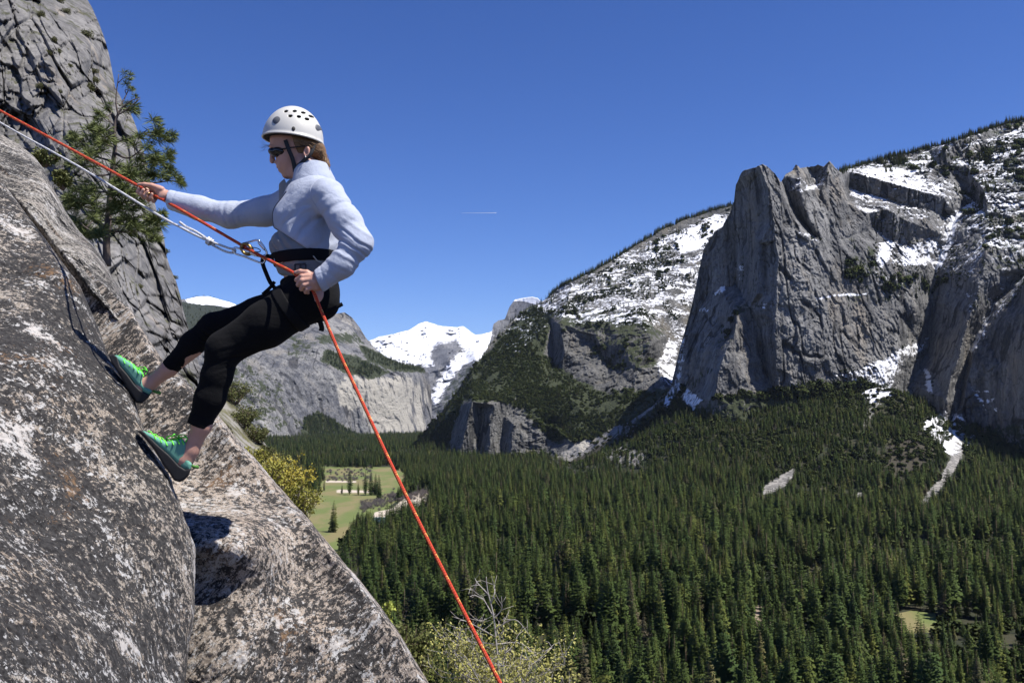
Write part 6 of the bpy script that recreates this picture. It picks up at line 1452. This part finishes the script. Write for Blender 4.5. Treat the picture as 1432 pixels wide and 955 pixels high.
white_pts = [(-260, 8, 3.4), (-120, 99, 2.35), (0, 171.5, 1.5), (110, 233, .70), (220, 300, .10), (252, 317.5, -.01), (270, 327, -.018), (286, 334.5, -.02)]
wm = MB(); tube(wm, smooth_path([S(*q) for q in white_pts], 200), .0052, 9)
tube(wm, smooth_path([S(251, 310.5, -.01), S(260, 317, -.012), S(274, 324, -.016), S(288, 333, -.02)], 30), .0052, 9)
kt = np.linspace(0, 2 * np.pi * 2.2, 70); axk = (S(300, 343, -.02) - S(286, 333, -.02)); axk /= np.linalg.norm(axk); ux = np.cross(axk, [0, 1, 0]); ux /= np.linalg.norm(ux); uy = np.cross(axk, ux)
ck = np.array(S(293, 338, -.02)); tube(wm, ck + axk * ((kt / kt[-1] - .5) * .022)[:, None] + (np.cos(kt)[:, None] * ux + np.sin(kt)[:, None] * uy) * .0118, .0056, 9)
tube(wm, smooth_path([S(284, 331, -.02), S(293, 338, -.014), S(300, 342, -.02)], 12), .007, 9)
tube(wm, smooth_path([S(296, 338.5, -.024), S(310, 343.5, -.026), S(321, 347.5, -.026), S(327, 348.5, -.022), S(329, 351, -.018), S(326, 353.5, -.014), S(318, 352.5, -.016), S(308, 348.5, -.018), S(296, 342, -.018)], 60), .0050, 9)
wo = link('tether_rope', wm.mesh('tether_rope', M_WHITE)); tag(wo, 'white rope tied with a knot to the carabiner at the waist', 'rope')

M_ALU = plain('brushed_aluminium', (.74, .75, .77), .25, Metallic=1.0); M_BRASS = plain('bronze_anodised', (.32, .20, .075), .35, Metallic=1.0)
def carabiner(name, label, path, r, gate, loc):
    t = thing(name, label, 'carabiner', loc, 'carabiners at the belay loop'); del t['group']
    ring = smooth_path([S(*q) for q in path] + [S(*path[0])], 80); mb = MB(); tube(mb, ring, r, 9); part('frame', mb.mesh('frame', M_ALU), t)
    mb = MB(); a, b = S(*gate[0]), S(*gate[1]); tube(mb, np.stack([a + (b - a) * k for k in np.linspace(0, 1, 9)]), [r * .9, r * 1.35, r * 1.5, r * 1.5, r * 1.5, r * 1.5, r * 1.5, r * 1.35, r * .9], 10); part('gate_sleeve', mb.mesh('gate_sleeve', M_ALU), t)
    return t
carabiner('carabiner', 'silver locking carabiner arching up from the belay device to the belay loop', [(338, 347, -.02), (342, 340.5, -.02), (350, 338, -.02), (359, 335.8, -.02), (364, 338.5, -.018), (370, 347, -.015), (373, 354, -.012), (369, 358, -.012), (358, 355, -.018), (346, 351, -.022)], .0042, ((361, 338, -.018), (371, 350, -.014)), S(352, 346, -.02))
carabiner('carabiner', 'silver carabiner lying along the lower side of the red rope, clipped into the white loop', [(325, 350.5, -.018), (329, 346.5, -.02), (338, 349, -.03), (352, 354, -.032), (366, 360, -.026), (370.5, 364.5, -.02), (367, 368, -.016), (357, 365, -.014), (343, 359.5, -.014), (330, 355, -.014)], .0044, ((341, 350.5, -.03), (362, 358.5, -.028)), S(346, 356, -.02))
bd = thing('belay_device', 'bronze tube belay device the red rope is threaded through', 'belay device', S(345, 349, -.02))
mb = MB()
for k in (-1, 1):
    o = np.array([0, k * .011, 0]); loop = [S(337.5, 347.5, -.02) + o, S(341, 342, -.02) + o, S(347.5, 342.8, -.02) + o, S(352, 348.5, -.02) + o, S(350, 354.5, -.02) + o, S(343, 355, -.02) + o, S(337.5, 347.5, -.02) + o]; tube(mb, smooth_path(loop, 40), .0062, 8)
for (x, y) in [(339, 345), (351, 351.5), (341, 353), (348, 343.5)]: tube(mb, [S(x, y, -.034), S(x, y, -.006)], .0058, 8)
part('tube', mb.mesh('tube', M_BRASS), bd)
mb = MB(); tube(mb, smooth_path([S(349, 346, -.02), S(358, 346.8, -.024), S(364, 350, -.024), S(361.5, 352.6, -.02), S(350, 350.5, -.018)], 30), .0020, 6); part('cable_loop', mb.mesh('cable_loop', plain('black_cable', (.012, .012, .013), .4)), bd)
# ================================================================== camera, light, air
cam = bpy.data.cameras.new('camera'); cam.sensor_width = 36; cam.lens = 36 * F / 1432; cam.clip_start = .05; cam.clip_end = 60000
co = bpy.data.objects.new('camera', cam); COL.objects.link(co); co.location = (0, 0, CAMZ); co.rotation_euler = (math.pi / 2 + PITCH, 0, 0); SC.camera = co
elev = math.asin(SUN[2]); azim = math.atan2(SUN[0], SUN[1])
sl = bpy.data.lights.new('sun', 'SUN'); sl.energy = 5.0; sl.angle = math.radians(.53); sl.color = (1, .955, .89)
so = bpy.data.objects.new('sun', sl); COL.objects.link(so); so.rotation_euler = Vector(SUN).to_track_quat('Z', 'Y').to_euler()
w = bpy.data.worlds.new('World'); SC.world = w; w.use_nodes = True
nt = w.node_tree; sky = nt.nodes.new('ShaderNodeTexSky'); sky.sky_type = 'NISHITA'; sky.sun_disc = False
sky.sun_elevation = elev; sky.sun_rotation = azim; sky.altitude = 2000; sky.air_density = 1.0; sky.dust_density = 0; sky.ozone_density = 6.0
bg = nt.nodes['Background']; bg.inputs['Strength'].default_value = .07
sx = nt.nodes.new('ShaderNodeSeparateColor'); cx = nt.nodes.new('ShaderNodeCombineColor'); nt.links.new(sky.outputs[0], sx.inputs[0])   # the deep blue of high clear air
for k, (cc, gg) in enumerate(((.61, 1.5), (.69, 1.32), (1.1, 1.16))):
    pw = nt.nodes.new('ShaderNodeMath'); pw.operation = 'POWER'; pw.inputs[1].default_value = gg; nt.links.new(sx.outputs[k], pw.inputs[0])
    ml = nt.nodes.new('ShaderNodeMath'); ml.operation = 'MULTIPLY'; ml.inputs[1].default_value = cc; nt.links.new(pw.outputs[0], ml.inputs[0]); nt.links.new(ml.outputs[0], cx.inputs[k])
nt.links.new(cx.outputs[0], bg.inputs['Color'])
SC.view_settings.view_transform = 'Standard'; SC.view_settings.look = 'None'; SC.view_settings.exposure = .51; SC.view_settings.gamma = 1
SC.cycles.max_bounces = 6; SC.cycles.diffuse_bounces = 1; SC.cycles.glossy_bounces = 2; SC.cycles.volume_bounces = 0; SC.cycles.transparent_max_bounces = 8
SC.cycles.use_denoising = True; SC.cycles.denoiser = 'OPENIMAGEDENOISE'; SC.cycles.denoising_input_passes = 'RGB_ALBEDO_NORMAL'; SC.cycles.denoising_prefilter = 'ACCURATE'
HAZE = 6.5e-6
if HAZE:
    hm = bpy.data.materials.new('haze'); hm.use_nodes = True; t = hm.node_tree; t.nodes.clear()
    o = t.nodes.new('ShaderNodeOutputMaterial'); v = t.nodes.new('ShaderNodeVolumePrincipled'); t.links.new(v.outputs[0], o.inputs['Volume'])
    v.inputs['Color'].default_value = (.62, .74, .95, 1); v.inputs['Density'].default_value = HAZE; v.inputs['Anisotropy'].default_value = 0.0
    x, y0, y1, z0, z1 = 26000, -60, 24500, -60, 2600
    c = [(-x, y0, z0), (x, y0, z0), (x, y1, z0), (-x, y1, z0), (-x, y0, z1), (x, y0, z1), (x, y1, z1), (-x, y1, z1)]
    hz = link('haze', mesh_data('haze', c, np.array([(0, 3, 2, 1), (4, 5, 6, 7), (0, 1, 5, 4), (1, 2, 6, 5), (2, 3, 7, 6), (3, 0, 4, 7)]), hm, False)); tag(hz, 'thin blue air filling the valley', 'haze', None, 'stuff')
